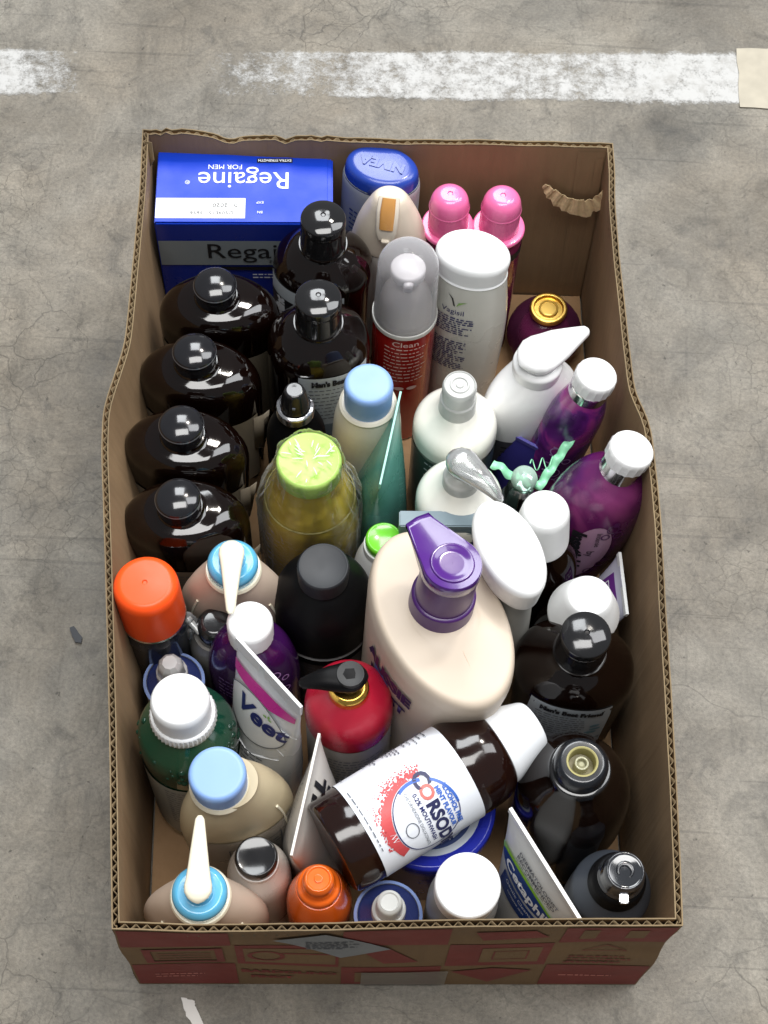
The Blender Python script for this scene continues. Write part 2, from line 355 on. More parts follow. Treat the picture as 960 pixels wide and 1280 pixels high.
def paint_mat():
    m = bpy.data.materials.new('worn_white_paint'); m.use_nodes = True; g = NT(m); b = g.n['Principled BSDF']; out = g.n['Material Output']
    tc = g.add('ShaderNodeTexCoord'); n1 = g.add('ShaderNodeTexNoise'); n1.inputs['Scale'].default_value = 42; n1.inputs['Detail'].default_value = 12; n1.inputs['Roughness'].default_value = .86
    mpg = g.add('ShaderNodeMapping'); mpg.inputs['Scale'].default_value = (1.1, 1.1, 1); g.ln(tc, 'Object', mpg, 0); g.ln(mpg, 0, n1, 'Vector')
    sp = g.add('ShaderNodeSeparateXYZ'); g.ln(tc, 'UV', sp, 0)
    # wear along the stripe (u: left to right across the photo), soft edges in v
    cr = g.add('ShaderNodeValToRGB'); g.ln(sp, 0, cr, 0); cr.color_ramp.interpolation = 'EASE'; e = cr.color_ramp.elements
    stops = [(0, .52), (.06, .60), (.13, .50), (.20, .22), (.27, .30), (.36, .46), (.42, .50), (.47, .48), (.53, .55), (.6, .58), (.8, .54), (.87, .60), (1, .58)]
    e[0].position, e[0].color = 0, (.52,)*3 + (1,); e[1].position, e[1].color = 1, (.62,)*3 + (1,)
    for p, c in stops[1:-1]: x = e.new(p); x.color = (c, c, c, 1)
    ed = g.add('ShaderNodeMath', operation='PINGPONG'); g.ln(sp, 1, ed, 0); ed.inputs[1].default_value = .5
    er = g.add('ShaderNodeMapRange'); er.inputs['From Min'].default_value = 0; er.inputs['From Max'].default_value = .17; er.inputs['To Min'].default_value = -.42; er.inputs['To Max'].default_value = 0; g.ln(ed, 0, er, 'Value')
    a = g.add('ShaderNodeMath', operation='ADD'); g.ln(cr, 0, a, 0); g.ln(er, 0, a, 1)
    a2 = g.add('ShaderNodeMath', operation='ADD'); g.ln(a, 0, a2, 0); g.ln(n1, 'Fac', a2, 1)
    a3 = g.add('ShaderNodeMapRange'); a3.inputs['From Min'].default_value = .94; a3.inputs['From Max'].default_value = 1.10; a3.inputs['To Min'].default_value = 0; a3.inputs['To Max'].default_value = .88; g.ln(a2, 0, a3, 'Value')
    n2 = g.add('ShaderNodeTexNoise'); n2.inputs['Scale'].default_value = 50; n2.inputs['Detail'].default_value = 10; n2.inputs['Roughness'].default_value = .75; g.ln(tc, 'Object', n2, 'Vector')
    cm = g.add('ShaderNodeMix', data_type='RGBA'); cm.inputs[6].default_value = (.33, .32, .30, 1); cm.inputs[7].default_value = (.50, .50, .49, 1)
    cr2 = g.add('ShaderNodeMapRange'); cr2.inputs['From Min'].default_value = .3; cr2.inputs['From Max'].default_value = .52; g.ln(n2, 'Fac', cr2, 'Value'); g.ln(cr2, 0, cm, 0); g.l.new(cm.outputs[2], b.inputs['Base Color'])
    b.inputs['Roughness'].default_value = .55
    tr = g.add('ShaderNodeBsdfTransparent'); mx = g.add('ShaderNodeMixShader'); g.ln(a3, 0, mx, 0); g.ln(tr, 0, mx, 1); g.ln(b, 0, mx, 2); g.ln(mx, 0, out, 0)
    return m
def stripe():
    A, B2 = P(-60, 52, 0), P(925, 58, 0); C, D = P(925, 140, 0), P(-60, 128, 0); me = bpy.data.meshes.new('painted_line'); vs = [D, C, B2, A]
    me.from_pydata([(v.x, v.y, .0006) for v in vs], [], [(0, 1, 2, 3)]); uv = me.uv_layers.new()
    for i, c in enumerate([(0, 0), (1, 0), (1, 1), (0, 1)]): uv.data[i].uv = c
    o = link('painted_line', me, paint_mat(), None, 0); o['kind'] = 'structure'; return o
stripe()
def slab(name, pts, z0, th, m, label, cat, jit=0, seed=0):
    rnd = random.Random(seed); pts = [Vector(p) for p in pts]; out = []
    for i, p in enumerate(pts):
        q = pts[(i+1) % len(pts)]
        for k in range(5):
            v = p.lerp(q, k/5); out.append((v.x + rnd.uniform(-jit, jit), v.y + rnd.uniform(-jit, jit)))
    bm = bmesh.new(); f = bm.faces.new([bm.verts.new((x, y, z0)) for x, y in out]); r = bmesh.ops.extrude_face_region(bm, geom=[f])
    for v in [x for x in r['geom'] if isinstance(x, bmesh.types.BMVert)]: v.co.z += th
    bmesh.ops.recalc_face_normals(bm, faces=bm.faces[:]); o = bmobj(name, bm, m, None, 0); o['label'] = label; o['category'] = cat; return o
TAPE = mat('floor_tape', '#a8a191', .6, var=.3, bscale=45)
slab('floor_tape', [P(921, 62, 0), P(1010, 60, 0), P(1010, 138, 0), P(924, 136, 0)], .0008, .0006, TAPE, 'cream square of floor tape where the white painted line ends', 'tape', .0012, 3)

# ------------------------------------------------------------------ the carton
RIM = .19
top_px = {
 'front': [(145, 1157), (250, 1160), (400, 1158), (600, 1154), (760, 1152), (848, 1152)],
 'right': [(848, 1152), (847, 1100), (843, 1000), (833, 830), (822, 650), (812, 545), (806, 520), (790, 490), (781, 420), (770, 320), (765, 250), (766, 215), (763, 182)],
 'back': [(763, 182), (640, 179), (500, 177), (370, 172), (260, 168), (182, 165)],
 'left': [(182, 165), (178, 240), (168, 340), (160, 430), (133, 515), (131, 560), (137, 760), (142, 980), (145, 1157)]}
bot = {'FL': Vector((-.150, .232, 0)), 'FR': Vector((.190, .249, 0)), 'BR': Vector((.160, .822, 0)), 'BL': Vector((-.188, .812, 0))}
def resample(pts, n):
    L = [0]
    for a, b in zip(pts, pts[1:]): L.append(L[-1] + (b - a).length)
    out = []
    for i in range(n):
        d = L[-1]*i/n; k = 0
        while L[k+1] < d: k += 1
        out.append(pts[k].lerp(pts[k+1], (d - L[k]) / (L[k+1] - L[k])))
    return out
NS = {'front': 90, 'right': 150, 'back': 90, 'left': 150}
TL, BL_ = [], []
side_rng = {}
for sd, (c0, c1) in (('front', ('FL', 'FR')), ('right', ('FR', 'BR')), ('back', ('BR', 'BL')), ('left', ('BL', 'FL'))):
    n = NS[sd]; side_rng[sd] = (len(TL), len(TL) + n)
    q = resample([P(x, y, RIM) for x, y in top_px[sd]], n)
    if sd in ('right', 'left'):   # soften the dents
        for _ in range(6): q = [q[0]] + [(q[i-1] + q[i]*2 + q[i+1]) / 4 for i in range(1, n-1)] + [q[-1]]
    TL += q; BL_ += [bot[c0].lerp(bot[c1], i/n) for i in range(n)]
NLOOP = len(TL)
def mit(L, i):
    a, b, c = L[(i-1) % NLOOP], L[i], L[(i+1) % NLOOP]; d1 = (b-a).normalized(); d2 = (c-b).normalized(); n1 = Vector((d1.y, -d1.x, 0)); n2 = Vector((d2.y, -d2.x, 0)); n = (n1+n2).normalized()
    return n / max(.6, n.dot(n1))
MT = [mit(TL, i) for i in range(NLOOP)]; MB = [mit(BL_, i) for i in range(NLOOP)]
def ztop(i):
    z = RIM + mnoise.noise(Vector((i*.13, 0, 0))) * .0010
    a, b = side_rng['back']
    if a <= i <= b:     # torn and crushed along the back edge, near the far corner
        t = (i - a) / (b - a)
        for c, wd, dp in ((.825, .030, .006), (.70, .013, .005), (.77, .05, .002), (.93, .04, -.002)): z -= dp * math.exp(-((t - c)/wd)**2)
        if t > .55: z += mnoise.noise(Vector((i*.9, 3, 0))) * .0028
    return z
def WP(i, t, off):
    """point on the carton wall: loop index i (float), height fraction t, outward offset"""
    i0 = int(math.floor(i)) % NLOOP; i1 = (i0+1) % NLOOP; f = i - math.floor(i)
    tp = TL[i0].lerp(TL[i1], f); bp = BL_[i0].lerp(BL_[i1], f); nt = MT[i0].lerp(MT[i1], f); nb = MB[i0].lerp(MB[i1], f); zt = ztop(i0)*(1-f) + ztop(i1 if i1 else 0)*f
    te = t ** 1.6
    p = bp.lerp(tp, te if abs(te) < 2 else t); n = nb.lerp(nt, t); cr_ = .0026*mnoise.noise(Vector((i*.035, t*2.2, 9)))*min(1, 4*t)*(.35 + .65*min(1, (1-t)*5)); v = p + n*(off + cr_); v.z = .001 + (zt - .001)*t
    return v
def kraft(name, c1, c2, rough=.8):
    m = mat(name, c1, rough, var=.0, bump=0); g = NT(m); b = g.n['Principled BSDF']; tc = g.add('ShaderNodeTexCoord')
    mp = g.add('ShaderNodeMapping'); mp.inputs['Scale'].default_value = (150, 150, 5); g.ln(tc, 'Object', mp, 0); n = g.add('ShaderNodeTexNoise'); n.inputs['Scale'].default_value = 1; n.inputs['Detail'].default_value = 3; g.ln(mp, 0, n, 'Vector')
    n2 = g.add('ShaderNodeTexNoise'); n2.inputs['Scale'].default_value = 14; n2.inputs['Detail'].default_value = 6; g.ln(tc, 'Object', n2, 'Vector')
    ad = g.add('ShaderNodeMath', operation='MULTIPLY_ADD'); g.ln(n, 'Fac', ad, 0); ad.inputs[1].default_value = .35; g.ln(n2, 'Fac', ad, 2)
    cr = g.add('ShaderNodeValToRGB'); cr.color_ramp.elements[0].position = .45; cr.color_ramp.elements[0].color = lin(c1); cr.color_ramp.elements[1].position = .95; cr.color_ramp.elements[1].color = lin(c2)
    g.ln(ad, 0, cr, 0); g.l.new(cr.outputs[0], b.inputs['Base Color'])
    bp = g.add('ShaderNodeBump'); bp.inputs['Strength'].default_value = .55; bp.inputs['Distance'].default_value = .001; g.ln(n, 'Fac', bp, 'Height'); g.ln(bp, 0, b, 'Normal'); return m
KIN = kraft('kraft_liner_inside', '#80674a', '#987c5b'); KOUT = kraft('kraft_liner_outside', '#755a3c', '#886a45'); KEDGE = kraft('kraft_raw_edge', '#6b5b43', '#8b785a')
KFLOOR = kraft('kraft_floor_flap', '#9a7854', '#b08d68')
box = bpy.data.objects.new('cardboard_box', None); SC.collection.objects.link(box); box.location = (0, .53, 0)
box['label'] = 'open corrugated cardboard box with red and brown printed front, filled with bottles'; box['category'] = 'box'
BO = Vector(box.location)
def sheet(name, i0, i1, off0, off1, m, parent, t0=0, NZ=10):
    vs = []; fs = []; ids = list(range(i0, i1+1)); K = len(ids)
    for k in range(NZ+1):
        for i in ids: vs.append(WP(i, t0 + (1-t0)*k/NZ, off0) - BO)
    for k in range(NZ, -1, -1):
        for i in ids: vs.append(WP(i, t0 + (1-t0)*k/NZ, off1) - BO)
    for k in range(2*NZ+1):
        for j in range(K-1): q = k*K + j; fs.append((q, q+1, q+K+1, q+K))
    return mesh(name, vs, fs, m, parent, 50)
TH = .0023
for sd, (a, b) in side_rng.items():
    wl = sheet('wall', a, b, -TH, -TH + .00055, KIN, box)
    sheet('outer_liner', a, b, TH - .00055, TH, KOUT, wl)
    # fluting: wavy sheet between the liners, its top edge showing
    vs = []; fs = []; L = sum((TL[(i+1) % NLOOP] - TL[i]).length for i in range(a, b)); per = .0066; N = int(L/per*8)
    for j in range(N+1):
        i = a + (b-a)*j/N; ph = 2*pi*(L*j/N)/per + 1.3*mnoise.noise(Vector((j*.012, 4, a))); tri = max(-1, min(1, 1.25*math.asin(.985*sin(ph))/(pi/2))); o_ = tri*(TH - .0007)*(.86 + .22*mnoise.noise(Vector((j*.05, 1, b))))
        z = -.0012 + .0016*mnoise.noise(Vector((j*.09, 7, a)))
        p = WP(min(i, b - 1e-4), 1, o_) - BO; q = p.copy(); q.z -= .016; p.z += z; vs += [p, q]
    for j in range(N): fs.append((2*j, 2*j+2, 2*j+3, 2*j+1))
    f = mesh('fluting', vs, fs, KEDGE, wl, 60); sm = f.modifiers.new('thick', 'SOLIDIFY'); sm.thickness = .0003
    # raw paper edge on top of both liners
    vs = []; fs = []
    for o0, o1 in ((-TH - .0001, -TH + .0007), (TH - .0007, TH + .0001)):
        st = len(vs)
        for i in range(a, b+1):
            p = WP(i, 1, o0) - BO; q = WP(i, 1, o1) - BO; dz = .0003 + .0004*mnoise.noise(Vector((i*.9, 2, o0*1e3))); vs += [p + Vector((0, 0, dz)), q + Vector((0, 0, dz)), p - Vector((0, 0, .0012)), q - Vector((0, 0, .0012))]
        for j in range(b-a): q = st + 4*j; fs += [(q, q+1, q+5, q+4), (q, q+4, q+6, q+2), (q+1, q+3, q+7, q+5)]
    mesh('torn_edge', vs, fs, KEDGE, wl, 60)
# bottom flaps
def inset(i, d): v = BL_[i] - MB[i]*d - BO; return v
c4 = [inset(side_rng[s][0], .004) for s in ('front', 'right', 'back', 'left')]
def panel(name, q, z0, z1, m):
    vs = [(p.x, p.y, z0) for p in q] + [(p.x, p.y, z1) for p in q]; return mesh(name, vs, [(3, 2, 1, 0), (4, 5, 6, 7), (0, 1, 5, 4), (1, 2, 6, 5), (2, 3, 7, 6), (3, 0, 4, 7)], m, box, 0)
panel('bottom_panel', c4, .001, .0035, KFLOOR)
ml = c4[0].lerp(c4[1], .47); mu = c4[3].lerp(c4[2], .47); ml2 = c4[0].lerp(c4[1], .485); mu2 = c4[3].lerp(c4[2], .485)
panel('floor_flap', [c4[0], ml, mu, c4[3]], .0037, .0068, KFLOOR); panel('floor_flap', [ml2, c4[1], c4[2], mu2], .0037, .0065, KFLOOR)
# glued corner tab inside the far corner
def wall_fn(i0, i1, off, flip=1):
    Lw = sum((TL[(i+1) % NLOOP] - TL[i]).length for i in range(i0, i1))
    def fn(x, y): return WP(i0 + max(0, min(1, x/Lw))*(i1-i0), y/RIM, off) - BO
    return fn, Lw
bfn, BLn = wall_fn(*side_rng['back'], -TH - .0007)
put(box, 'corner_tab', poly_bm([rect(.001, .004, .024, .186)]), bfn, KIN, .01)
bfn2, _ = wall_fn(*side_rng['back'], -TH - .0016)
put(box, 'corner_tab', poly_bm([rect(.0005, .004, .010, .18)]), bfn2, KIN, .01)
# torn hand hole: a curved crescent of bared fluting on the back wall by the corner
def crescent():
    A = [(680, 230), (688, 240), (700, 250), (715, 257), (732, 259), (745, 254), (756, 242), (764, 226), (766, 205)]
    vs = []; fs = []; rnd = random.Random(4); K = 40
    def cr(t):
        k = min(len(A)-2, int(t*(len(A)-1))); f = t*(len(A)-1) - k; return Vector(A[k]).lerp(Vector(A[k+1]), f)
    # each pixel is carried to the back wall plane a little inside it
    base = TL[side_rng['back'][0]]; 
    for k in range(K+1):
        t = k/K; c = cr(t); wd = (3 + 15*math.sin(pi*min(1, t*1.12 + .03))**.8) * (1 if t < .9 else .7); d = (cr(min(1, t+.02)) - cr(max(0, t-.02))).normalized(); nrm = Vector((-d.y, d.x))
        for j, s in enumerate((-1, -.33, .33, 1)):
            q = c + nrm*wd*s*.5*(1 + (rnd.uniform(-.1, .35) if j == 3 else rnd.uniform(-.05, .1)))
            # intersect the view ray with the vertical plane y = wall inner face
            dr = CAM_ROT @ Vector(((q.x-480)/FPX, -(q.y-640)/FPX, -1)); yy = (.829 - TH - .004) - (.156 - 0)*0
            yy = .8175 - (1 - t)*.001; tt = yy/dr.y; v = Vector((dr.x*tt, dr.y*tt, CAM_H + dr.z*tt)); v.y -= (.0011 if (k % 4) < 2 else 0); vs.append(v - BO)
    for k in range(K):
        for j in range(3): a = 4*k+j; fs.append((a, a+4, a+5, a+1))
    o = mesh('torn_strip', vs, fs, mat('bare_kraft', '#e6cda0', .9, var=.25, bscale=260, bump=.6), box, 0); s = o.modifiers.new('thick', 'SOLIDIFY'); s.thickness = .0005; return o
crescent()
# scrap of torn liner hanging over the far corner, red scrap stuck behind the edge
o = mesh('torn_flap', [P(181, 176, .191) - BO, P(190, 178, .193) - BO, P(193, 200, .182) - BO, P(186, 212, .170) - BO, P(178, 214, .168) - BO, P(183, 196, .180) - BO], [(0, 1, 2, 5), (5, 2, 3, 4)], KEDGE, box, 0)
o.modifiers.new('thick', 'SOLIDIFY').thickness = .0006
# printed chequer on the outside
PRED = mat('red_carton_print', '#80322a', .7, var=.25, bscale=50)
PKR = KOUT
def chequer(sd, ncol, detail=False):
    fn, L = wall_fn(*side_rng[sd], TH + .0004); fn2, _ = wall_fn(*side_rng[sd], TH + .0007); c = L/ncol; rows = [(.004, .068), (.0685, .136), (.1365, .186)]
    for i in range(ncol):
        for j, (y0, y1) in enumerate(rows):
            if (i + j) % 2 == 0: put(box, 'printed_square', poly_bm([rect(i*c + .001, y0, (i+1)*c - .001, y1)]), fn, PRED, .02)
    return fn, fn2, c
for sd, nc in (('right', 9), ('left', 9), ('back', 5)): chequer(sd, nc)
fn, fn2, c = chequer('front', 5)
KP = KOUT
pr = lambda polys, m, f=fn2, nm='printed_icon': put(box, nm, poly_bm(polys), f, m, .02)
pr([rect(.010, .075, .060, .080), rect(.010, .122, .060, .128), rect(.010, .080, .015, .122), rect(.055, .080, .060, .122), rect(.018, .087, .052, .089), rect(.018, .097, .052, .099), rect(.018, .107, .052, .109)], PRED)
pr([rect(c+.006, .078, c*2-.003, .126)], KP); pr(ring(c+.020, .102, .012, .016, .003, 20) + [rect(c+.03, .110, c*2-.006, .113)], PRED, wall_fn(*side_rng['front'], TH+.001)[0])
text(box, 'BARDOLINO', .0115, fn2, PRED, at=(c*1.5, .045), bold=.0006, sx=.95, step=.02); text(box, 'PINOT', .0095, fn2, PRED, at=(c*1.33, .028), bold=.0006, step=.02)
pr([[(2*c+.012, .122), (2*c+.030, .128), (2*c+.050, .085), (2*c+.028, .082)]], PRED); pr([rect(2*c+.010, .014, 2*c+.05, .052)], KP)
pr([[(3*c+.014, .176), (3*c+.05, .180), (3*c+.06, .160), (3*c+.02, .152)]], PRED); pr([rect(3*c+.022, .080, 3*c+.060, .124)], KP); pr(ring(3*c+.041, .102, .016, .018, .0015, 4, 45, 405), PRED, wall_fn(*side_rng['front'], TH+.001)[0])
pr([[(3*c+.006, .050), (3*c+.033, .012), (3*c+.060, .050), (3*c+.033, .060)]], PRED)
pr([rect(4*c+.012, .150, 4*c+.022, .18), rect(4*c+.04, .150, 4*c+.052, .178)], KP)
pr(ring(4*c+.033, .116, .017, .012, .002, 3, 90, 450), PRED)
lines(box, fn2, PRED, 4*c+.012, 4*c+.056, .076, .098, 3, .003, seed=5); lines(box, fn2, PRED, 4*c+.01, 4*c+.056, .074, .08, 1, .003, seed=6)
lines(box, fn2, mat('pink_print', '#c8786c', .6), 4*c+.012, 4*c+.05, .028, .04, 1, .004, seed=8)
lines(box, fn2, mat('pink_print', '#c8786c', .6), .012, .05, .026, .04, 2, .003, seed=9)
fn3, _ = wall_fn(*side_rng['front'], TH + .0013)
put(box, 'sticker', poly_bm([[(.092, .160), (.124, .182), (.165, .128), (.134, .104)]]), fn3, mat('grey_sticker', '#85888b', .5, var=.15), .01)
fn4, _ = wall_fn(*side_rng['front'], TH + .0017)
lines(box, fn4, INKG, .112, .146, .130, .156, 6, .0028, seed=12)
put(box, 'packing_tape', poly_bm([rect(.148, .006, .205, .055)]), fn3, clear('packing_tape', (.95, .93, .9), .10, .35, (.40, .36, .30)), .01)
#OBJECTS
def V2(a): return (a[0], a[1])
def scap(z0, r, hh, k=9):
    Rr = (r*r + hh*hh) / (2*hh); a0 = math.asin(min(1, r/Rr)); return [(z0 + Rr*cos(a0*(1-i/k)) - Rr + hh, max(.0004, Rr*sin(a0*(1-i/k))), max(.0004, Rr*sin(a0*(1-i/k)))) for i in range(k+1)]
# ================================================================= far row
# blue hair-treatment carton
def regaine():
    e, h = thing('medicine_box', 'bright blue medicine carton with a white sticker on top, in the far corner', 'box', P(301, 231, .17) + Vector((.003, -.002, 0)), (0, 0), 3.5)
    BL1 = mat('blue_carton', '#0f3cc0', .34, coat=.0, spec=.3, var=.05); BL2 = mat('blue_carton_front', '#1a2f96', .25, coat=.3)
    x, y = .0665, .0335
    bm = bmesh.new(); bmesh.ops.create_cube(bm, size=1)
    for v in bm.verts: v.co = Vector((v.co.x*2*x, v.co.y*2*y, h/2 + v.co.z*h))
    bmesh.ops.bevel(bm, geom=bm.edges[:], offset=.0012, segments=2, affect='EDGES'); bmobj('carton', bm, BL1, e, 40)
    rbox(e, 'top_flap', -x+.0005, x-.004, -y+.0008, y-.0005, h, h+.0006, BL1, .0002, 1)
    rbox(e, 'tuck_edge', -x+.003, x-.004, y-.0012, y-.0002, h+.0006, h+.0013, mat('card_edge', '#9aa4c8', .6), 0)
    ft = flat(h + .0006, .0003)
    up = lambda a, b: Vector((-a, -b, h + .001))      # print on the top reads from the far side
    text(e, 'Regaine', .0225, up, INKW, at=(.0005, -.0065), bold=0, sx=1.0); text(e, '\u00ae', .005, up, INKW, at=(.043, -.004))
    text(e, 'FOR MEN', .0062, up, INKW, at=(.015, -.0185)); put(e, 'black_bar', poly_bm([rect(-.036, -.0265, -.009, -.0225)]), up, INK)
    text(e, 'EXTRA STRENGTH', .0030, lambda a, b: Vector((-a, -b, h + .0013)), INKW, at=(-.0225, -.0245), bold=.0001)
    lines(e, up, INKW, -.036, .022, -.0325, -.0308, 1, .0012, seed=3)
    st = rbox(e, 'white_sticker', -x+.0007, .001, -y+.004, -y+.0225, h+.0006, h+.0009, WHITE, 0)
    u2 = lambda a, b: Vector((-a, -b, h + .0012)); text(e, '01 2020', .0048, u2, INK, at=(.014, .0175), sx=1.2); text(e, 'DS09E15/13656', .0040, u2, mat('dot_print_ink', '#3c4048', .5), at=(.024, .0245), sx=1.25)
    text(e, 'EXP', .0032, u2, INKW, at=(-.012, .015)); text(e, 'BN', .0032, u2, INKW, at=(-.012, .024))
    ff = lambda a, b: Vector((a, -y - .0004, b)); f2 = lambda a, b: Vector((a, -y - .0008, b))
    put(e, 'front_panel', poly_bm([rect(-x+.001, .004, x-.001, h-.002)]), ff, BL2)
    put(e, 'grey_band', poly_bm([rect(-x+.001, h-.052, x-.001, h-.021)]), f2, mat('grey_band', '#8d969c', .4))
    f3 = lambda a, b: Vector((a, -y - .0012, b)); text(e, 'Regaine', .026, f3, INK, at=(.010, h-.0345), bold=0); text(e, 'FOR MEN', .006, f3, INK, at=(.030, h-.0475))
    put(e, 'black_bar', poly_bm([rect(-.02, h-.058, .02, h-.0535)]), f3, INK); lines(e, f3, INKW, .004, .05, h-.070, h-.062, 2, .0016, seed=3)
regaine()
# large oval flip-cap shower bottle
e, h = thing('shower_gel_bottle', 'pale shower gel bottle with a large oval royal blue flip cap, beside the blue carton', 'bottle', P(478, 205, .185), (.004, .002), -14)
BODYP = mat('pale_blue_plastic', '#aab0b4', .35)
b = loft(e, 'body', [(0, .024, .014), (0, .028, .017, .004), (.08, .031, .020, .04), (h-.016, .0302, .0214, .006), (h-.013, .0290, .0208), (h-.013, .02, .015)], BODYP)
lines(e, b.wrap(.12), INKB, -.02, .02, -.03, .02, 9, .002, seed=11); put(e, 'blue_panel', poly_bm([ell(0, 0, .02, .03)]), b.wrap(.07), INKB, .004)
c = loft(e, 'cap', [(h-.012, .0288, .0208), (h-.003, .0278, .0200, .003), (h, .0235, .0165, .004), (h+.0006, .006, .004), (h+.0006, .0004, .0004)], ROYAL)
patch(e, 'cap_seam', c, h-.0135, h-.0122, -180, 180, NAVY, .0006, 48, 1)
ft = lambda a, x: Vector((-a*.98, -x, h + .0011)); text(e, 'NIVEA', .0115, ft, ROYAL, bold=.0005, sx=1.1)
loft(e, 'thumb_notch', [(h-.012, .006, .002), (h-.009, .005, .0022), (h-.007, .003, .001)], NAVY, off=(.0, -.0195))
# spray bottle with cone head and amber trigger tab
e, h = thing('spray_bottle', 'translucent cream cone-headed spray bottle with an amber tab on its nose', 'bottle', P(488, 243, .20), (-.002, .004), -6)
b = loft(e, 'body', [(0, .026, .016), (0, .029, .019, .004), (h-.062, .0295, .021, .012), (h-.052, .0275, .020), (h-.052, .02, .015)], mat('milky_body', '#c4c1ba', .3))
CONE = mat('cream_cone', '#dccfbd', .28)
c = loft(e, 'cone_head', [(h-.051, .0285, .0205, .001), (h-.048, .0285, .0205, .003), (h-.026, .0235, .0185, .02), (h-.006, .0145, .0125, .004), (h, .0105, .0085, .004), (h+.0005, .0004, .0004)], CONE)
fr = sweep(e, 'tab_frame', [(0, -.0035, h+.0012, .0078, .0020), (0, -.0115, h-.0045, .0084, .0024), (0, -.0185, h-.020, .0080, .0024), (0, -.020, h-.028, .006, .0016)], mat('cream_frame', '#ddd3c3', .25), e=4)
sweep(fr, 'amber_tab', [(0, -.0055, h+.0022, .0050, .0018), (0, -.0128, h-.0038, .0056, .0026), (0, -.0190, h-.017, .0052, .0022)], mat('amber_tab', '#c68f4e', .18, coat=.6), e=4)
rbox(fr, 'tab_catch', -.003, .003, -.0238, -.020, h-.029, h-.0262, mat('cream_frame', '#ddd3c3', .25), .0005)
# two pink-capped bottles
for k, (px, py) in enumerate([(563, 242), (629, 244)]):
    e, h = thing('pink_cap_bottle', ['dark magenta bottle with flanged pink cap, nearer the blue flip cap', 'dark magenta bottle with flanged pink cap, nearer the torn strip of the box'][k], 'bottle', P(px, py, .195), ((-.001, .003), (.001, .003))[k], 30*k, 'pink-capped bottles')
    loft(e, 'body', [(0, .014, .014), (0, .0185, .0185, .004), (h-.05, .019, .019, .008), (h-.041, .0165, .0165), (h-.041, .01, .01)], mat('magenta_plastic', '#6d1742', .2, coat=.4))
    loft(e, 'cap_skirt', [(h-.042, .0185, .0185, .001), (h-.039, .0202, .0202, .001), (h-.0365, .0196, .0196, .0015), (h-.0362, .0155, .0155, .001), (h-.0362, .01, .01)], PINK)
    loft(e, 'cap', [(h-.036, .0152, .0152, .001), (h-.006, .0146, .0146, .008), (h, .009, .009, .004), (h+.0004, .0022, .0022), (h-.0004, .0015, .0015), (h-.0004, .0004, .0004)], PINK, seg=7)
    loft(e, 'cap_line', [(h-.0155, .0149, .0149), (h-.0145, .0153, .0153), (h-.0135, .0149, .0149)], PINK, cap=False)
    loft(e, 'neck_print', [(h-.06, .0192, .0192), (h-.052, .0192, .0192)], INK, cap=False)
# foam pump with clear dome
e, h = thing('foam_pump_bottle', 'red foam pump bottle under a clear domed cap, its white pump showing through', 'bottle', P(512, 312, .228), (.002, .006), 5)
b = loft(e, 'body', [(0, .019, .019), (0, .0235, .0235, .004), (h-.09, .0235, .0235, .008), (h-.078, .0215, .0215), (h-.078, .012, .012)], REDL)
lines(e, b.wrap(.115), mat('pale_print', '#c9a9a2', .5), -.016, .018, -.028, .018, 10, .0011, seed=21); text(e, 'Clean', .007, b.wrap(.115), mat('pale_print', '#c9a9a2', .5), at=(0, .021), sx=1.3)
put(e, 'print_ovals', poly_bm([ell(x, -.036, .004, .0022, 16) for x in (-.013, -.003, .007)]), b.wrap(.115), mat('pale_print', '#c9a9a2', .5))
loft(e, 'pump_collar', [(h-.079, .0222, .0222, .001), (h-.070, .0226, .0226, .001), (h-.068, .0205, .0205, .002), (h-.050, .018, .018, .006), (h-.040, .010, .010), (h-.038, .006, .006)], mat('pump_white', '#d8d2d0', .3))
loft(e, 'pump_head', [(h-.040, .0055, .0055), (h-.028, .0055, .0055), (h-.028, .0125, .0125, .001), (h-.020, .0130, .0130, .003), (h-.018, .006, .006), (h-.018, .0004, .0004)], mat('pump_soft', '#bdb9bb', .3))
sweep(e, 'nozzle', [(0, -.010, h-.024, .004, .003), (-.001, -.018, h-.024, .0032, .0026)], mat('pump_soft', '#b9b5b7', .3))
d = loft(e, 'clear_dome', [(h-.077, .0236, .0236, .0008), (h-.0745, .0240, .0240, .0008), (h-.0735, .0232, .0232), (h-.022, .0220, .0220, .002)] + dome(h-.019, .0219, .019), clear('dome_plastic', (.95, .95, .96), .13, .06, (.9, .9, .92)), cap=False)
loft(e, 'dome_rim', [(h-.0775, .0234, .0234), (h-.0775, .0243, .0243, .0006), (h-.073, .0243, .0243, .0006), (h-.073, .0234, .0234)], MILKY, cap=False)
# white intimate wash bottle
e, h = thing('wash_bottle', 'white wash bottle with blank oval white cap and navy print, behind the lotion bottles', 'bottle', P(592, 312, .205), (.001, .006), -12)
PW = mat('pearl_plastic', '#c3c2ba', .24, coat=.3)
b = loft(e, 'body', [(0, .024, .017), (0, .028, .0205, .004), (.06, .0300, .0225, .03), (.125, .0318, .0235, .04), (h-.028, .0272, .0200, .01), (h-.022, .0262, .0192), (h-.022, .015, .01)], PW)
loft(e, 'shoulder_seam', [(h-.023, .0262, .0192), (h-.022, .0270, .0199), (h-.0205, .0262, .019)], WHITE, cap=False)
loft(e, 'cap', [(h-.021, .0258, .0190, .001), (h-.004, .0276, .0206, .003), (h, .0245, .0180, .003), (h-.0006, .012, .009), (h-.0006, .0004, .0004)], WHITE)
fn = b.wrap(.137, -100); text(e, 'Vagisil', .0075, fn, INKD, at=(-.002, .012), step=.004)
put(e, 'leaf_mark', poly_bm([[(-.008, .030), (-.003, .026), (-.0005, .018), (-.002, .0185), (-.004, .025)]]), fn, INK); put(e, 'green_mark', poly_bm([[(0, .018), (.002, .023), (.009, .025), (.003, .0215)]]), fn, mat('green_ink', '#7fa858', .5))
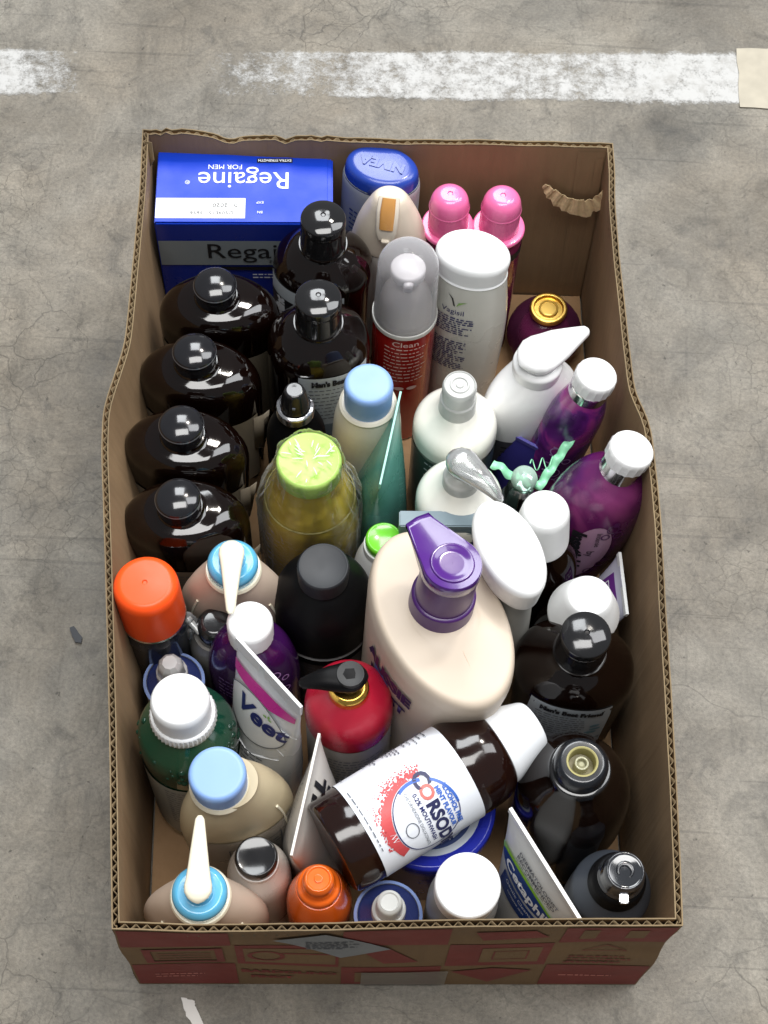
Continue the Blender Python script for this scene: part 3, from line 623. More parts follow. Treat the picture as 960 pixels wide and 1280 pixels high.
lines(e, fn, INKD, -.019, .015, -.014, .006, 8, .0013, seed=31); lines(e, fn, INKD, -.019, .012, -.06, -.022, 16, .0013, seed=32)
# round perfume bottle
e, h = thing('perfume_bottle', 'round purple glass perfume bottle with open gold collar, against the brown box wall', 'perfume', P(686, 384, .072), (0, .002), 0)
PG = clear('purple_glass', (.74, .42, .58), .10, .03, (.35, .08, .22))
r = .0305; zc = h - .035
loft(e, 'glass_ball', [(max(0, zc - r*cos(pi*i/16)), max(.0004, r*sin(pi*i/16)), max(.0004, r*sin(pi*i/16))) for i in range(3, 15)], PG, smooth=70)
loft(e, 'inner_flask', [(zc - r*.7*cos(pi*i/12), .0004 + r*.7*sin(pi*i/12), .0004 + r*.7*sin(pi*i/12)) for i in range(0, 13)], mat('perfume_core', '#7a2f66', .2), smooth=70)
loft(e, 'gold_collar', [(h-.008, .0130, .0130, .001), (h-.005, .0150, .0150, .001), (h-.001, .0152, .0152, .0012), (h, .0142, .0142, .001), (h, .0118, .0118, .0008), (h-.003, .0112, .0112), (h-.003, .0004, .0004)], mat('bright_gold', '#e8c064', .28, metal=1, bump=.3))
loft(e, 'spray_button', [(h-.004, .0078, .0078), (h-.001, .0078, .0078, .001), (h-.0006, .0066, .0066), (h-.0016, .006, .006), (h-.0016, .0004, .0004)], mat('pale_gold_plastic', '#d9b45a', .25, metal=.5))
# white pump lotion, nozzle to the upper right
def pump_top(e, z, r0, r1, L, m, hgt=.006, ang=0, mcol=None, tipw=.0028, drop=.002, name='pump_head', wide=1.0):
    """teardrop actuator pointing along angle ang, its round end over the stem"""
    A = R_(ang); d = Vector((cos(A), sin(A), 0)); pts = []
    for t, wd, hh in ((-1.0, .18, .35), (-.92, .45, .6), (-.7, .76, .85), (-.3, .98, 1), (.15, 1, 1), (.6, .90, .95)):
        p = d*r0*t; pts.append((p.x, p.y, z - hgt*.5 - (1-hh)*hgt*.3, r0*wd*wide, hgt*.5*hh))
    for t in (0, .35, .7, .93, 1):
        q = d*(r0*.9 + (L - r0*.9)*(.12 + .88*t)); wd = r0*.78*wide*(1-t) + tipw*t; dz = -drop*t*t; pts.append((q.x, q.y, z - hgt*.5 + dz, wd*(1 if t < 1 else .6), hgt*.5*(1 - .45*t)*(1 if t < 1 else .7)))
    return sweep(e, name, pts, m, n=20, e=2.6)
e, h = thing('pump_lotion_bottle', 'glossy white oval lotion bottle with a white teardrop pump, beside the smaller purple bottle', 'bottle', P(676, 437, .195), (.003, .002), 27)
b = loft(e, 'body', [(0, .030, .019), (0, .034, .0225, .004), (.115, .0385, .0250, .02), (.140, .0350, .0235, .012), (.158, .020, .0185, .01), (.164, .0155, .0155), (.164, .01, .01)], WHITEG, seg=7)
lb = patch(e, 'label', b, .03, .105, -160, -20, mat('dark_label', '#4a4850', .4), .0005); lines(lb, b.wrap(.08, -90, .001), INK, -.03, .03, -.03, .02, 8, .002, seed=5)
put(lb, 'red_flash', poly_bm([rect(.018, .016, .036, .024)]), b.wrap(.08, -90, .001), INKR, .003)
loft(e, 'collar', [(.162, .0175, .0175, .001), (.172, .018, .018, .002), (.175, .0145, .0145, .002), (.176, .006, .006), (h-.006, .006, .006)], WHITEG)
pump_top(e, h, .0155, 0, .042, WHITEG, .013, 8, tipw=.0035, drop=.002)
# two purple tanning bottles leaning on the wall
PS = swirl('purple_swirl', [(.3, '#2a1240'), (.46, '#5a1f6e'), (.55, '#8a2d7e'), (.63, '#8c3a76'), (.75, '#3c1a52')], 26)
PS2 = swirl('magenta_swirl', [(.30, '#240d2e'), (.44, '#4a1650'), (.54, '#5c1c52'), (.66, '#8a3c70'), (.8, '#2f1036')], 13)
CW = mat('foil_white', (.86, .86, .86), .2, coat=.4)
e, h = thing('tanning_bottle', 'narrow purple swirled bottle with scalloped white cap, beside the white teardrop pump', 'bottle', P(747, 467, .20), (.034, .012), 20, 'purple swirled bottles')
b = loft(e, 'body', [(0, .016, .014), (0, .0205, .018, .004), (.09, .0225, .019, .03), (h-.045, .021, .018, .012), (h-.022, .0140, .0135), (h-.022, .01, .01)], PS)
lines(e, b.wrap(.11, -120), mat('pale_purple_print', '#a679b4', .4), -.006, .006, -.03, .02, 5, .002, seed=8, rot=0); put(e, 'bubble_print', poly_bm([p for cx, cy, rr in ((-.006, .02, .005), (.004, .01, .0035), (-.002, -.006, .006), (.006, -.015, .004)) for p in ring(cx, cy, rr, rr, .0009, 18)]), b.wrap(.10, -110), mat('pale_purple_print', '#a679b4', .4))
loft(e, 'chrome_collar', [(h-.023, .0142, .0142), (h-.014, .0145, .0145, .001), (h-.012, .0135, .0135)], CHROME)
loft(e, 'cap', [(h-.013, .0146, .0146, .001), (h-.003, .0150, .0150, .002), (h, .0138, .0138, .002), (h, .0004, .0004)], CW, n=36, knurl=(18, .02, h-.02, h-.002))
e, h = thing('tanning_bottle', 'round-bellied purple and pink printed bottle with white cap leaning out over the box wall', 'bottle', P(791, 560, .20), (.042, .020), 15, 'purple swirled bottles')
b = loft(e, 'body', [(0, .022, .017), (0, .027, .021, .005), (.05, .0345, .0260, .03), (.110, .0400, .0300, .035), (h-.042, .034, .0265, .022), (h-.028, .0155, .0150, .004), (h-.026, .0135, .0135)], PS2, seg=8)
put(e, 'pale_panel', poly_bm([ell(0, 0, .016, .034, 30)]), b.wrap(.105, -104, .0005), mat('silver_pink_print', '#b08aa4', .3, coat=.3), .004)
fn = b.wrap(.103, -108, .0010); text(e, 'Insatiable', .0135, fn, INK, rot=-78, at=(-.006, .004), bold=.0008, step=.004, shear=.3); text(e, 'by', .008, fn, INK, rot=-78, at=(.005, .004), step=.004)
text(e, 'Intense', .006, fn, INK, rot=-78, at=(.005, .022), step=.004)
put(e, 'flower_print', poly_bm([p for cx, cy, rr in ((.012, .035, .005), (.018, .028, .004), (.009, .026, .0035), (.02, -.012, .005), (.013, -.022, .004)) for p in ring(cx, cy, rr, rr, .0012, 16)]), fn, mat('plum_print', '#4d1650', .3)); put(e, 'petal_print', poly_bm([ell(.013, .040, .0028, .0028, 12)]), fn, mat('plum_print', '#4d1650', .3))
loft(e, 'chrome_collar', [(h-.030, .0145, .0145), (h-.012, .0135, .0135, .001), (h-.010, .012, .012)], CHROME)
loft(e, 'cap', [(h-.013, .0155, .0155, .001), (h-.003, .0160, .0160, .002), (h, .0148, .0148, .002), (h, .0004, .0004)], CW, n=36, knurl=(18, .02, h-.02, h-.002))
# ================================================================= dog shampoo bottles
def mbf(label, top, lean, rz, t0=-140, t1=-40, txt=True, lab0=.035, lab1=.118, bub=1, wd=.0375, red=False):
    e, h = thing('shampoo_bottle', label, 'bottle', top, lean, rz, 'tall amber shampoo bottles with domed black caps')
    b = loft(e, 'body', [(0, wd-.006, .028), (0, wd-.001, .0315, .005), (h-.055, wd, .0330, .009), (h-.042, .027, .025, .010), (h-.036, .0170, .0170, .003), (h-.033, .0155, .0155), (h-.033, .01, .01)], AMBERG, e=2.25, seg=7)
    loft(e, 'neck_ring', [(h-.036, .0165, .0165), (h-.0345, .0182, .0182, .0008), (h-.033, .0178, .0178)], AMBER)
    loft(e, 'cap', [(h-.033, .0170, .0170, .001), (h-.012, .0160, .0160, .002), (h-.0105, .0167, .0167, .002), (h-.0042, .0164, .0164, .0015), (h-.0030, .0145, .0145, .003), (h-.0014, .0105, .0105, .003), (h-.0004, .006, .006, .002), (h, .002, .002), (h-.0006, .0012, .0012), (h-.0006, .0003, .0003)], BLACK, seg=7)
    la = patch(e, 'label', b, lab0, lab1, t0, t1, mat('shampoo_label', '#c3cbd0', .38, var=.06), .0005)
    lc = (t0+t1)/2; zc = (lab0+lab1)/2; fn = b.wrap(zc, lc, .0009); hw = b.rad(zc)[0] * R_(t1-t0) / 2 * .93
    if txt: text(la, "Man's Best Friend", .0088, fn, INK, at=(0, (lab1-lab0)/2 - .0072), bold=.0006, sx=hw*2/.078, step=.005)
    lines(la, fn, INKG, -hw+.003, hw*.5, 0.0, (lab1-lab0)/2 - .013, 9, .0011, seed=int(h*9999), ragged=.2)
    put(la, 'paw_mark', poly_bm([ell(hw*.72, .020, .0035, .0025, 12), ell(hw*.76, .013, .004, .002, 12), ell(hw*.66, .007, .0045, .0028, 12)]), fn, INKR if red else mat('pale_teal_ink', '#7fa3b0', .5))
    put(la, 'label_band', poly_bm([rect(-hw, -(lab1-lab0)/2+.002, hw, -.006)]), fn, mat('grey_blue_band', '#7e8b94', .4), .005)
    return e, h, b
e, h, b = mbf('tall amber shampoo bottle with domed black cap, touching the blue carton', P(404, 268, .215), (.002, .004), -5, -165, -60, False, lab1=.150)
put(e, 'label_block', poly_bm([rect(-.012, -.02, .012, .012)]), b.wrap(.125, -135, .0013), INK, .004); text(e, 'Mint', .012, b.wrap(.125, -135, .0016), INKW, rot=90, bold=.0008, step=.004)
mbf('tall amber shampoo bottle with domed black cap, its label above the light blue cap', P(398, 368, .215), (.002, .003), 12, -118, -32, lab1=.150, red=True)
mbf('amber shampoo bottle with domed black cap standing alone by the brown side wall', P(734, 790, .20), (.003, -.003), -6, -128, -48, lab1=.136, wd=.041)
# four oval amber bottles along the left wall
amb = None
for k, (px, py, lx, ly, rz, lab) in enumerate([(268, 350, 0, .003, 2, 'oval amber bottle with smoky domed cap, in front of the blue medicine carton'), (242, 433, .003, .002, -3, 'second smoky-capped amber bottle counted from the blue medicine carton'),
        (226, 525, .002, .002, -3, 'third smoky-capped amber bottle counted from the blue medicine carton'), (221, 618, -.002, .002, 3, 'smoky-capped amber bottle behind the cream pump with sky blue ring')]):
    e, h = thing('oval_bottle', lab, 'bottle', P(px, py, .190 - (0, .003, .001, .004)[k]), (lx + (.002, -.003, .003, -.001)[k], ly + (-.003, .004, .001, -.004)[k]), rz, 'oval amber bottles with smoky domed caps')
    ox = .0015
    b = loft(e, 'body', [(0, .036, .021), (0, .0425, .0262, .005), (h-.035, .0450, .0285, .014), (h-.0235, .032, .0240, .009), (h-.0205, .0150, .0150, .003), (h-.018, .0142, .0142), (h-.018, .01, .01)], AMBERG, off=(ox, 0), seg=8)
    loft(e, 'neck', [(h-.022, .0150, .0150), (h-.0205, .0160, .0160, .0006), (h-.019, .0150, .0150)], AMBER)
    c = loft(e, 'cap', [(h-.0188, .0150, .0150, .001), (h-.0085, .0153, .0153, .0010)] + [(h-.0062, .0153, .0153), (h-.0050, .0150, .0150)] + scap(h-.0042, .0143, .0042), DOME, smooth=60)
    loft(e, 'cap_rim', [(h-.0072, .0153, .0153), (h-.0064, .0157, .0157), (h-.0056, .0153, .0153)], mat('clear_rim', '#55565a', .1, coat=1), cap=False)
    lb = patch(e, 'label', b, .03, h-.064, -165, -20, PAPERT, .0006, shape=None)
    patch(e, 'back_label', b, .03, h-.062, 20, 160, mat('grey_label', '#77746e', .5), .0006)
    # loose corner of the label curling away from the bottle
    p0 = b.surf(R_(-28), h-.066, .001); p1 = b.surf(R_(-5), h-.062, .003); q1 = b.surf(R_(-5), h-.11, .003); q0 = b.surf(R_(-28), h-.11, .001)
    pm, qm = (p0+p1)/2 + Vector((.003, -.003, 0)), (q0+q1)/2 + Vector((.003, -.003, 0))
    o = mesh('loose_label_corner', [p0, pm, p1 + Vector((.004, -.006, .002)), q0, qm, q1], [(0, 3, 4, 1), (1, 4, 5, 2)], PAPERT, lb, 60); o.modifiers.new('thick', 'SOLIDIFY').thickness = .0003
    lines(lb, b.wrap(.08, -90, .0011), INKG, -.03, .03, -.03, .03, 12, .0013, seed=40+k)
# ================================================================= middle
e, h = thing('mist_bottle', 'slim black mist spray bottle with a silver collar, behind the lime lid', 'bottle', P(368, 487, .175), (.0, .002), 0)
loft(e, 'body', [(0, .017, .017), (0, .0215, .0215, .004), (h-.052, .0220, .0220, .014), (h-.034, .012, .012, .006), (h-.030, .011, .011), (h-.030, .008, .008)], BLACKM, seg=7)
loft(e, 'collar', [(h-.032, .0128, .0128), (h-.030, .0138, .0138, .001), (h-.022, .0138, .0138, .0012), (h-.021, .0115, .0115), (h-.022, .0105, .0105)], CHROME)
loft(e, 'spray_head', [(h-.0225, .0108, .0108, .001), (h-.014, .0100, .0100, .002), (h-.006, .0085, .0085, .003), (h, .0068, .0068, .003), (h-.0006, .003, .003), (h-.0006, .0003, .0003)], BLACK)
rbox(e, 'spray_hole', -.001, .001, -.0102, -.0086, h-.012, h-.010, INKG, 0)
e, h = thing('baby_lotion_bottle', 'cream rounded bottle with a tall light blue screw cap, behind the teal tube', 'bottle', P(461, 478, .20), (.001, .002), 0)
IV = mat('ivory_plastic', '#cfc9ba', .35)
b = loft(e, 'body', [(0, .018, .018), (0, .0235, .0235, .005), (.09, .0265, .0260, .03), (h-.045, .0240, .0240, .012), (h-.028, .0200, .0200, .004), (h-.026, .0190, .0190), (h-.026, .012, .012)], IV, seg=7)
loft(e, 'neck_ring', [(h-.0285, .0200, .0200), (h-.027, .0206, .0206, .0008), (h-.0255, .0185, .0185)], IV)
loft(e, 'cap', [(h-.027, .0168, .0168), (h-.003, .0172, .0172, .003), (h, .0150, .0150, .003), (h, .0004, .0004)], LBLUE)
def tube(name, label, pa, pb, ztop, m, crimp_m, r0=.018, th=.0011, capm=None, rc=None, lean=(0, 0), crimp=.009, mz=.5, group=None, mid=.8, cap_h=.018, z0=FL, e2=2):
    """squeeze tube standing on its cap; the crimp runs from pixel pa to pb"""
    A, B2 = P(*pa, ztop), P(*pb, ztop); c = (A + B2)/2; d = B2 - A; half = d.length/2; rz = math.degrees(math.atan2(d.y, d.x))
    e, h = thing(name, label, 'tube', c, lean, rz, group, z0=z0)
    rc = rc or r0
    cp = loft(e, 'cap', [(0, rc*.95, rc*.95), (0, rc, rc, .001), (cap_h, rc, rc, .0015), (cap_h+.001, rc*.8, rc*.8)], capm or WHITE)
    pr_ = [(cap_h, r0*.9, r0*.9), (cap_h+.002, r0*1.02, r0*1.02, .002)]
    for t in (.15, .3, .45, .6, .75, .88, .96): 
        z = cap_h + (h-crimp-cap_h)*t; pr_.append((z, r0*1.02 + (half - r0*1.02)*t, max(th, r0*1.02*math.cos(t*pi/2*.98)**.85 if t < .99 else th)))
    pr_ += [(h-crimp, half, th), (h, half, th), (h, half*.98, th*.3)]
    b = loft(e, 'tube', pr_, m, n=64, wob=.0006)
    cb = rbox(e, 'crimp', -half-.0001, half+.0001, -th-.0002, th+.0002, h-crimp, h+.0003, crimp_m, .0002, 1)
    return e, h, b, half
TEAL = mat('teal_tube', '#5d9f92', .24, coat=.4, trans=.15, var=.15, bscale=20)
tube('teal_tube', 'translucent teal squeeze tube standing on its cap, its thin sealed edge facing up', (501, 489), (475, 606), .185, TEAL, mat('pale_teal', '#8cc4b8', .25), r0=.0260, th=.0006, lean=(.014, 0), capm=mat('teal_cap', '#2c6a60', .3), crimp=.007)
# two body lotions with white dome shoulders
LOT = mat('lotion_white', '#ecebe2', .12, coat=.8, var=.02)
DG = mat('dark_green_label', '#3a4c44', .3, coat=.3)
def lotion(label, top, lean, rz):
    e, h = thing('body_lotion_bottle', label, 'bottle', top, lean, rz, 'round white lotions with dark green labels')
    b = loft(e, 'body', [(0, .026, .026), (0, .0300, .0300, .003), (h-.066, .0300, .0300), (h-.064, .0308, .0308, .001), (h-.048, .0302, .0302, .010), (h-.037, .017, .017, .010), (h-.030, .0125, .0125), (h-.030, .008, .008)], LOT, seg=8)
    lb = patch(e, 'label', b, .006, h-.068, -180, 180, DG, .0005, 48, 3); lines(lb, b.wrap(.09, -90, .0009), INKW, -.022, .022, -.03, .03, 7, .0014, seed=51)
    return e, h, b
e, h, b = lotion('white lotion bottle with closed frosted disc pump, beside the white wash bottle', P(575, 480, .195), (0, .002), 0)
loft(e, 'pump_collar', [(h-.036, .0135, .0135, .001), (h-.018, .0130, .0130, .001), (h-.017, .0118, .0118)], FROST)
loft(e, 'pump_disc', [(h-.018, .0118, .0118), (h-.003, .0122, .0122, .002), (h, .0110, .0110, .001), (h-.0012, .0100, .0100), (h-.0012, .0072, .0072), (h-.0003, .0066, .0066), (h-.0003, .0056, .0056), (h-.0012, .0050, .0050), (h-.0012, .003, .003), (h-.0004, .0025, .0025), (h-.0004, .0003, .0003)], FROST)
e, h, b = lotion('white lotion bottle with clear angled pump nozzle, beside the mint curled ribbon', P(579, 574, .205), (-.003, .004), 0)
loft(e, 'pump_collar', [(h-.042, .0132, .0132, .001), (h-.022, .0128, .0128, .002), (h-.020, .0105, .0105), (h-.014, .009, .009)], FROST)
pump_top(e, h, .0112, 0, .036, mat('milky_nozzle', '#c9cccb', .12, trans=.7, coat=.3), .011, -42, tipw=.0026, drop=.007)
# dark blue tube wedged between
tube('blue_tube', 'dark violet-blue squeeze tube edge between the white lotions and the purple bottle', (617, 530), (694, 570), .12, mat('violet_blue', '#343079', .3, coat=.3), mat('violet_blue_edge', '#5a56a4', .3), r0=.015, th=.001, capm=NAVY, crimp=.004, cap_h=.015)
# gift bottle with mint ribbon
def ribbon():
    e, h = thing('ribbon_bottle', 'small clear bottle with silver top tied with curled mint green ribbon', 'bottle', P(657, 590, .15), (0, 0), 0)
    loft(e, 'body', [(0, .014, .014), (0, .017, .017, .003), (h-.045, .017, .017, .008), (h-.032, .009, .009), (h-.030, .009, .009)], mat('clear_bottle', '#8c9896', .06, trans=.7))
    loft(e, 'foil_neck', [(h-.034, .0125, .0125, .001), (h-.022, .0115, .0115, .002), (h-.018, .008, .008)], CHROME, wob=.0018, n=40)
    loft(e, 'ball_top', [(h-.019, .0065, .0065)] + [(h-.010 - .0092*cos(pi*i/9), .0092*sin(pi*i/9) + .0003, .0092*sin(pi*i/9) + .0003) for i in range(2, 10)], clear('pale_mint', (.75, .92, .84), .45, .08, (.6, .8, .7)))
    MINT = mat('mint_ribbon', '#93dcb2', .35, coat=.2)
    def strip(a, b2, wd, amp, waves, zj=0):
        a, b2 = Vector(a), Vector(b2); d = (b2-a); s = Vector((-d.y, d.x, 0)).normalized(); vs = []; fs = []; N = waves*8
        for k in range(N+1):
            t = k/N; c = a + d*t + Vector((0, 0, amp*.6*sin(2*pi*waves*t) + zj*sin(pi*t))) + s*amp*.35*cos(2*pi*waves*t); vs += [c - s*wd/2, c + s*wd/2 + Vector((0, 0, wd*.3*sin(2*pi*waves*t)))]
        for k in range(N): fs.append((2*k, 2*k+1, 2*k+3, 2*k+2))
        o = mesh('ribbon_strand', vs, fs, MINT, e, 70); o.modifiers.new('thick', 'SOLIDIFY').thickness = .0003
    strip((.010, -.004, h-.018), (.034, .034, h-.006), .0064, .0008, 4)
    strip((-.004, .0, h-.018), (-.023, .010, h-.008), .0065, .0014, 2, .004)
    strip((-.008, .004, h-.014), (.004, -.006, h-.012), .006, .002, 2, .006)
    pts = []
    for k in range(60):
        t = k/59; pts.append((.004 + .018*t, .012 + .004*t + .0045*sin(t*15), h - .012 + .0030*cos(t*15), .0004, .0003))
    sweep(e, 'ribbon_curl', pts, MINT, n=6)
ribbon()
# lime lid jar in shrink wrap
e, h = thing('honey_jar', 'big bottle of olive-yellow liquid with a lime green lid, wrapped in crinkled clear film', 'jar', P(386, 574, .195), (0, .002), 0)
b = loft(e, 'bottle', [(0, .030, .030), (0, .0350, .0350, .005), (.09, .0355, .0355), (h-.062, .0350, .0350, .022), (h-.028, .0235, .0235, .010), (h-.018, .0205, .0205), (h-.018, .012, .012)], mat('olive_yellow_liquid', '#bfa941', .12, coat=.2, var=.04, bscale=12), seg=8)
loft(e, 'liquid_line', [(h-.05, .0318, .0318), (h-.0495, .0322, .0322), (h-.049, .0312, .0312)], mat('pale_olive', '#a9a05c', .2), cap=False)
loft(e, 'lid', [(h-.0175, .0210, .0210), (h-.0165, .0222, .0222, .001), (h-.002, .0224, .0224, .002), (h, .0205, .0205, .0015), (h-.0005, .0190, .0190), (h-.0005, .0004, .0004)], LIME)
FILM = clear('shrink_film', (.99, .99, .98), .0, .04, bump=.7, bscale=60, ior=1.22)
vs = []; fs = []; prf = [(.01, .0365), (.06, .0368), (h-.06, .0368), (h-.045, .0350), (h-.03, .0290), (h-.02, .0248), (h-.008, .0236), (h+.0012, .0232), (h+.0022, .0205), (h+.0020, .012), (h+.0022, .005)]; N = 96; pf = fillet([(a, r_, r_, .004) for a, r_ in prf], 4)
for k, (z, rx, _) in enumerate(pf):
    for i in range(N):
        th = 2*pi*i/N; q = mnoise.noise(Vector((cos(th)*3.2, sin(th)*3.2, z*55))); r1 = abs(mnoise.noise(Vector((cos(th)*6, sin(th)*6, z*30 + 5)))); rr = rx + .0016*q + .0022*r1*(rx/.03); top = z > h
        vs.append((rr*cos(th), rr*sin(th), z + (.0016*mnoise.noise(Vector((cos(th)*rx*190, sin(th)*rx*190, 3))) if top else 0)))
for k in range(len(pf)-1):
    for i in range(N): fs.append((k*N+i, k*N+(i+1) % N, (k+1)*N+(i+1) % N, (k+1)*N+i))
vs.append((0, 0, h+.0022)); kk = (len(pf)-1)*N; fs += [(len(vs)-1, kk+i, kk+(i+1) % N) for i in range(N)]
mesh('shrink_film', vs, fs, FILM, e, 20)
rnd = random.Random(12)
WR = mat('film_crease', (.8, .86, .7), .15, coat=.5)
for k in range(26):
    a = rnd.uniform(0, 2*pi); r0 = rnd.uniform(.001, .018); L = rnd.uniform(.003, .009); c = Vector((cos(a)*r0, sin(a)*r0, h+.0026)); a2 = a + rnd.gauss(0, .6); d = Vector((cos(a2), sin(a2), 0))
    if (c + d*L).length > .0 and math.hypot((c+d*L).x, (c+d*L).y) < .0215: sweep(e, 'film_crease', [(*(c), .0002, .0002), (*(c + d*L*.5 + Vector((0, 0, .0003))), .0005, .0003), (*(c + d*L), .0002, .0002)], WR, n=5)
e, h = thing('green_cap_bottle', 'small white bottle with a bright green cap, beside the big peach pump bottle', 'bottle', P(480, 672, .150), (0, .002), 0)
loft(e, 'body', [(0, .016, .016), (0, .0205, .0205, .004), (h-.04, .0210, .0210, .012), (h-.020, .0155, .0155, .004), (h-.016, .014, .014), (h-.016, .008, .008)], WHITE)
loft(e, 'cap_skirt', [(h-.018, .0142, .0142, .001), (h-.009, .0140, .0140, .001), (h-.009, .012, .012)], WHITE)
loft(e, 'cap', [(h-.010, .0128, .0128), (h-.002, .0130, .0130, .002), (h, .0112, .0112, .001), (h-.001, .0095, .0095), (h-.001, .0003, .0003)], GREENC)
# the big pump bottle
def aussie():
    a = P(555, 764, .205); e, h = thing('conditioner_bottle', 'very large peach pump bottle with a glossy purple pump head and blue kangaroo print', 'bottle', a, (.014, .012), -63)
    H = h
    b = loft(e, 'body', [(0, .050, .030), (0, .056, .035, .006), (.10, .0610, .0395, .04), (H-.018, .0680, .0420, .004), (H-.006, .0665, .0405, .007), (H-.003, .030, .0235, .01), (H-.001, .021, .0205), (H-.001, .012, .012)], PEACH, n=72, seg=9)
    cx, cy = -.006, .001
    # collar and head stand over the bottle's own neck
    loft(e, 'pump_collar', [(H-.006, .0200, .0200), (H-.004, .0212, .0212, .001), (H+.013, .0208, .0208, .001), (H+.014, .0190, .0190)], PURPD, off=(cx, cy))
    loft(e, 'pump_neck', [(H+.013, .0188, .0188), (H+.043, .0182, .0182, .001), (H+.044, .012, .012)], PURPD, off=(cx, cy))
    # actuator: round dish with a broad spout towards the far left
    z = H + .054; ang = R_(128+60)   # in local axes; world direction is up and to the left
    d = Vector((cos(ang), sin(ang), 0)); s = Vector((-d.y, d.x, 0)); out = []
    for k in range(25): t = -pi*.5*1.25 + pi*1.25*k/24; out.append(-d*.0190*cos(t) + s*.0190*sin(t))
    out = [p for p in out]; tip = [d*.039 + s*.0085, d*.040, d*.039 - s*.0085]; out += tip; loop = [Vector((p.x+cx, p.y+cy, 0)) for p in out]
    n = len(loop); c0 = Vector((cx, cy, 0)); vs = []; fs = []
    rings = [(.90, -.014), (1.0, -.010), (1.0, -.003), (.985, -.0008), (.955, 0), (.90, -.0002)]
    for f, dz in rings:
        for p in loop:
            q = c0 + (p - c0)*f; dd = (p-c0).dot(d); q.z = z + dz - (max(0, dd-.012)*.16 if dz > -.009 else -max(0, dd-.01)*.20); vs.append(q)
    for k in range(len(rings)-1):
        for i in range(n): fs.append((k*n+i, k*n+(i+1) % n, (k+1)*n+(i+1) % n, (k+1)*n+i))
    cen = len(vs); vs.append(c0 + d*.004 + Vector((0, 0, z - .0006))); kk = (len(rings)-1)*n; fs += [(cen, kk+i, kk+(i+1) % n) for i in range(n)]
    cb = len(vs); vs.append(c0 + Vector((0, 0, z-.014))); fs += [(cb, (i+1) % n, i) for i in range(n)]
    hd = mesh('pump_head', vs, fs, PURP, e, 50)
    loft(hd, 'finger_dish', [(z-.0008, .0142, .0142), (z+.0009, .0136, .0136, .0008), (z+.0008, .0122, .0122, .001), (z-.0001, .0085, .0085, .002), (z-.0001, .0003, .0003)], PURP, off=(cx, cy), cap=False, smooth=60)
    # mould line on the shoulder
    pts = [(x, 0, b.p and H + zz, .0003, .0003) for x, zz in ((.012, -.0018), (.020, -.0024), (.030, -.0028), (.040, -.0040), (.048, -.0052))]
    sweep(e, 'mould_line', pts, mat('peach_mould', '#d9c2ad', .45), n=6)  # thin ridge in a slightly paler peach than the body
    fn = b.wrap(.144, -80, .0008); NV = mat('plum_ink', '#2b1f4e', .45); KB = mat('kangaroo_blue', '#3f74b5', .45)
    put(e, 'kangaroo_print', poly_bm([[(-.016, .006), (-.004, .010), (.006, -.002), (.010, -.022), (.013, -.040), (.004, -.050), (.002, -.034), (-.004, -.024), (-.014, -.014)], [(.004, -.050), (.016, -.062), (.014, -.070), (.000, -.064), (-.004, -.054)]]), fn, KB, .004)
    fn2_ = b.wrap(.144, -80, .0012); text(e, 'AUSSIE', .0175, fn2_, NV, at=(0, .011), bold=.0010, step=.005, sx=.92); text(e, 'MOIST', .0155, fn2_, NV, at=(.001, -.009), bold=.0008, step=.005, sx=.92)
    text(e, 'DEEP', .008, fn2_, NV, at=(-.006, -.027), bold=.0004, step=.005); lines(e, fn2_, NV, -.012, .018, -.05, -.036, 3, .0018, seed=61)
    return e
aussie()
e, h = thing('toothpaste_carton', 'grey-blue carton with wavy lines and a navy band, behind the purple pump', 'box', P(552, 648, .165), (0, 0), 3)
rbox(e, 'carton', -.029, .029, -.006, .006, 0, h, mat('grey_blue_card', '#74868f', .45), .0008)
ff = lambda x, y: Vector((x, -.0064, y)); put(e, 'navy_band', poly_bm([rect(-.0285, h-.044, .0285, h-.020)]), ff, INKD); text(e, 'G', .013, lambda x, y: Vector((x, -.0068, y)), INKW, at=(.0165, h-.029), bold=.0004)
put(e, 'wave_lines', poly_bm([q for k in range(5) for q in [[(x, h-.0165+k*.0028+.0010*sin(x*130+k)), (x+.002, h-.0165+k*.0028+.0010*sin((x+.002)*130+k)), (x+.002, h-.0158+k*.0028+.0010*sin((x+.002)*130+k)), (x, h-.0158+k*.0028+.0010*sin(x*130+k))] for x in [-.028 + .002*i for i in range(28)]]]), ff, mat('slate_ink', '#5e7688', .5))
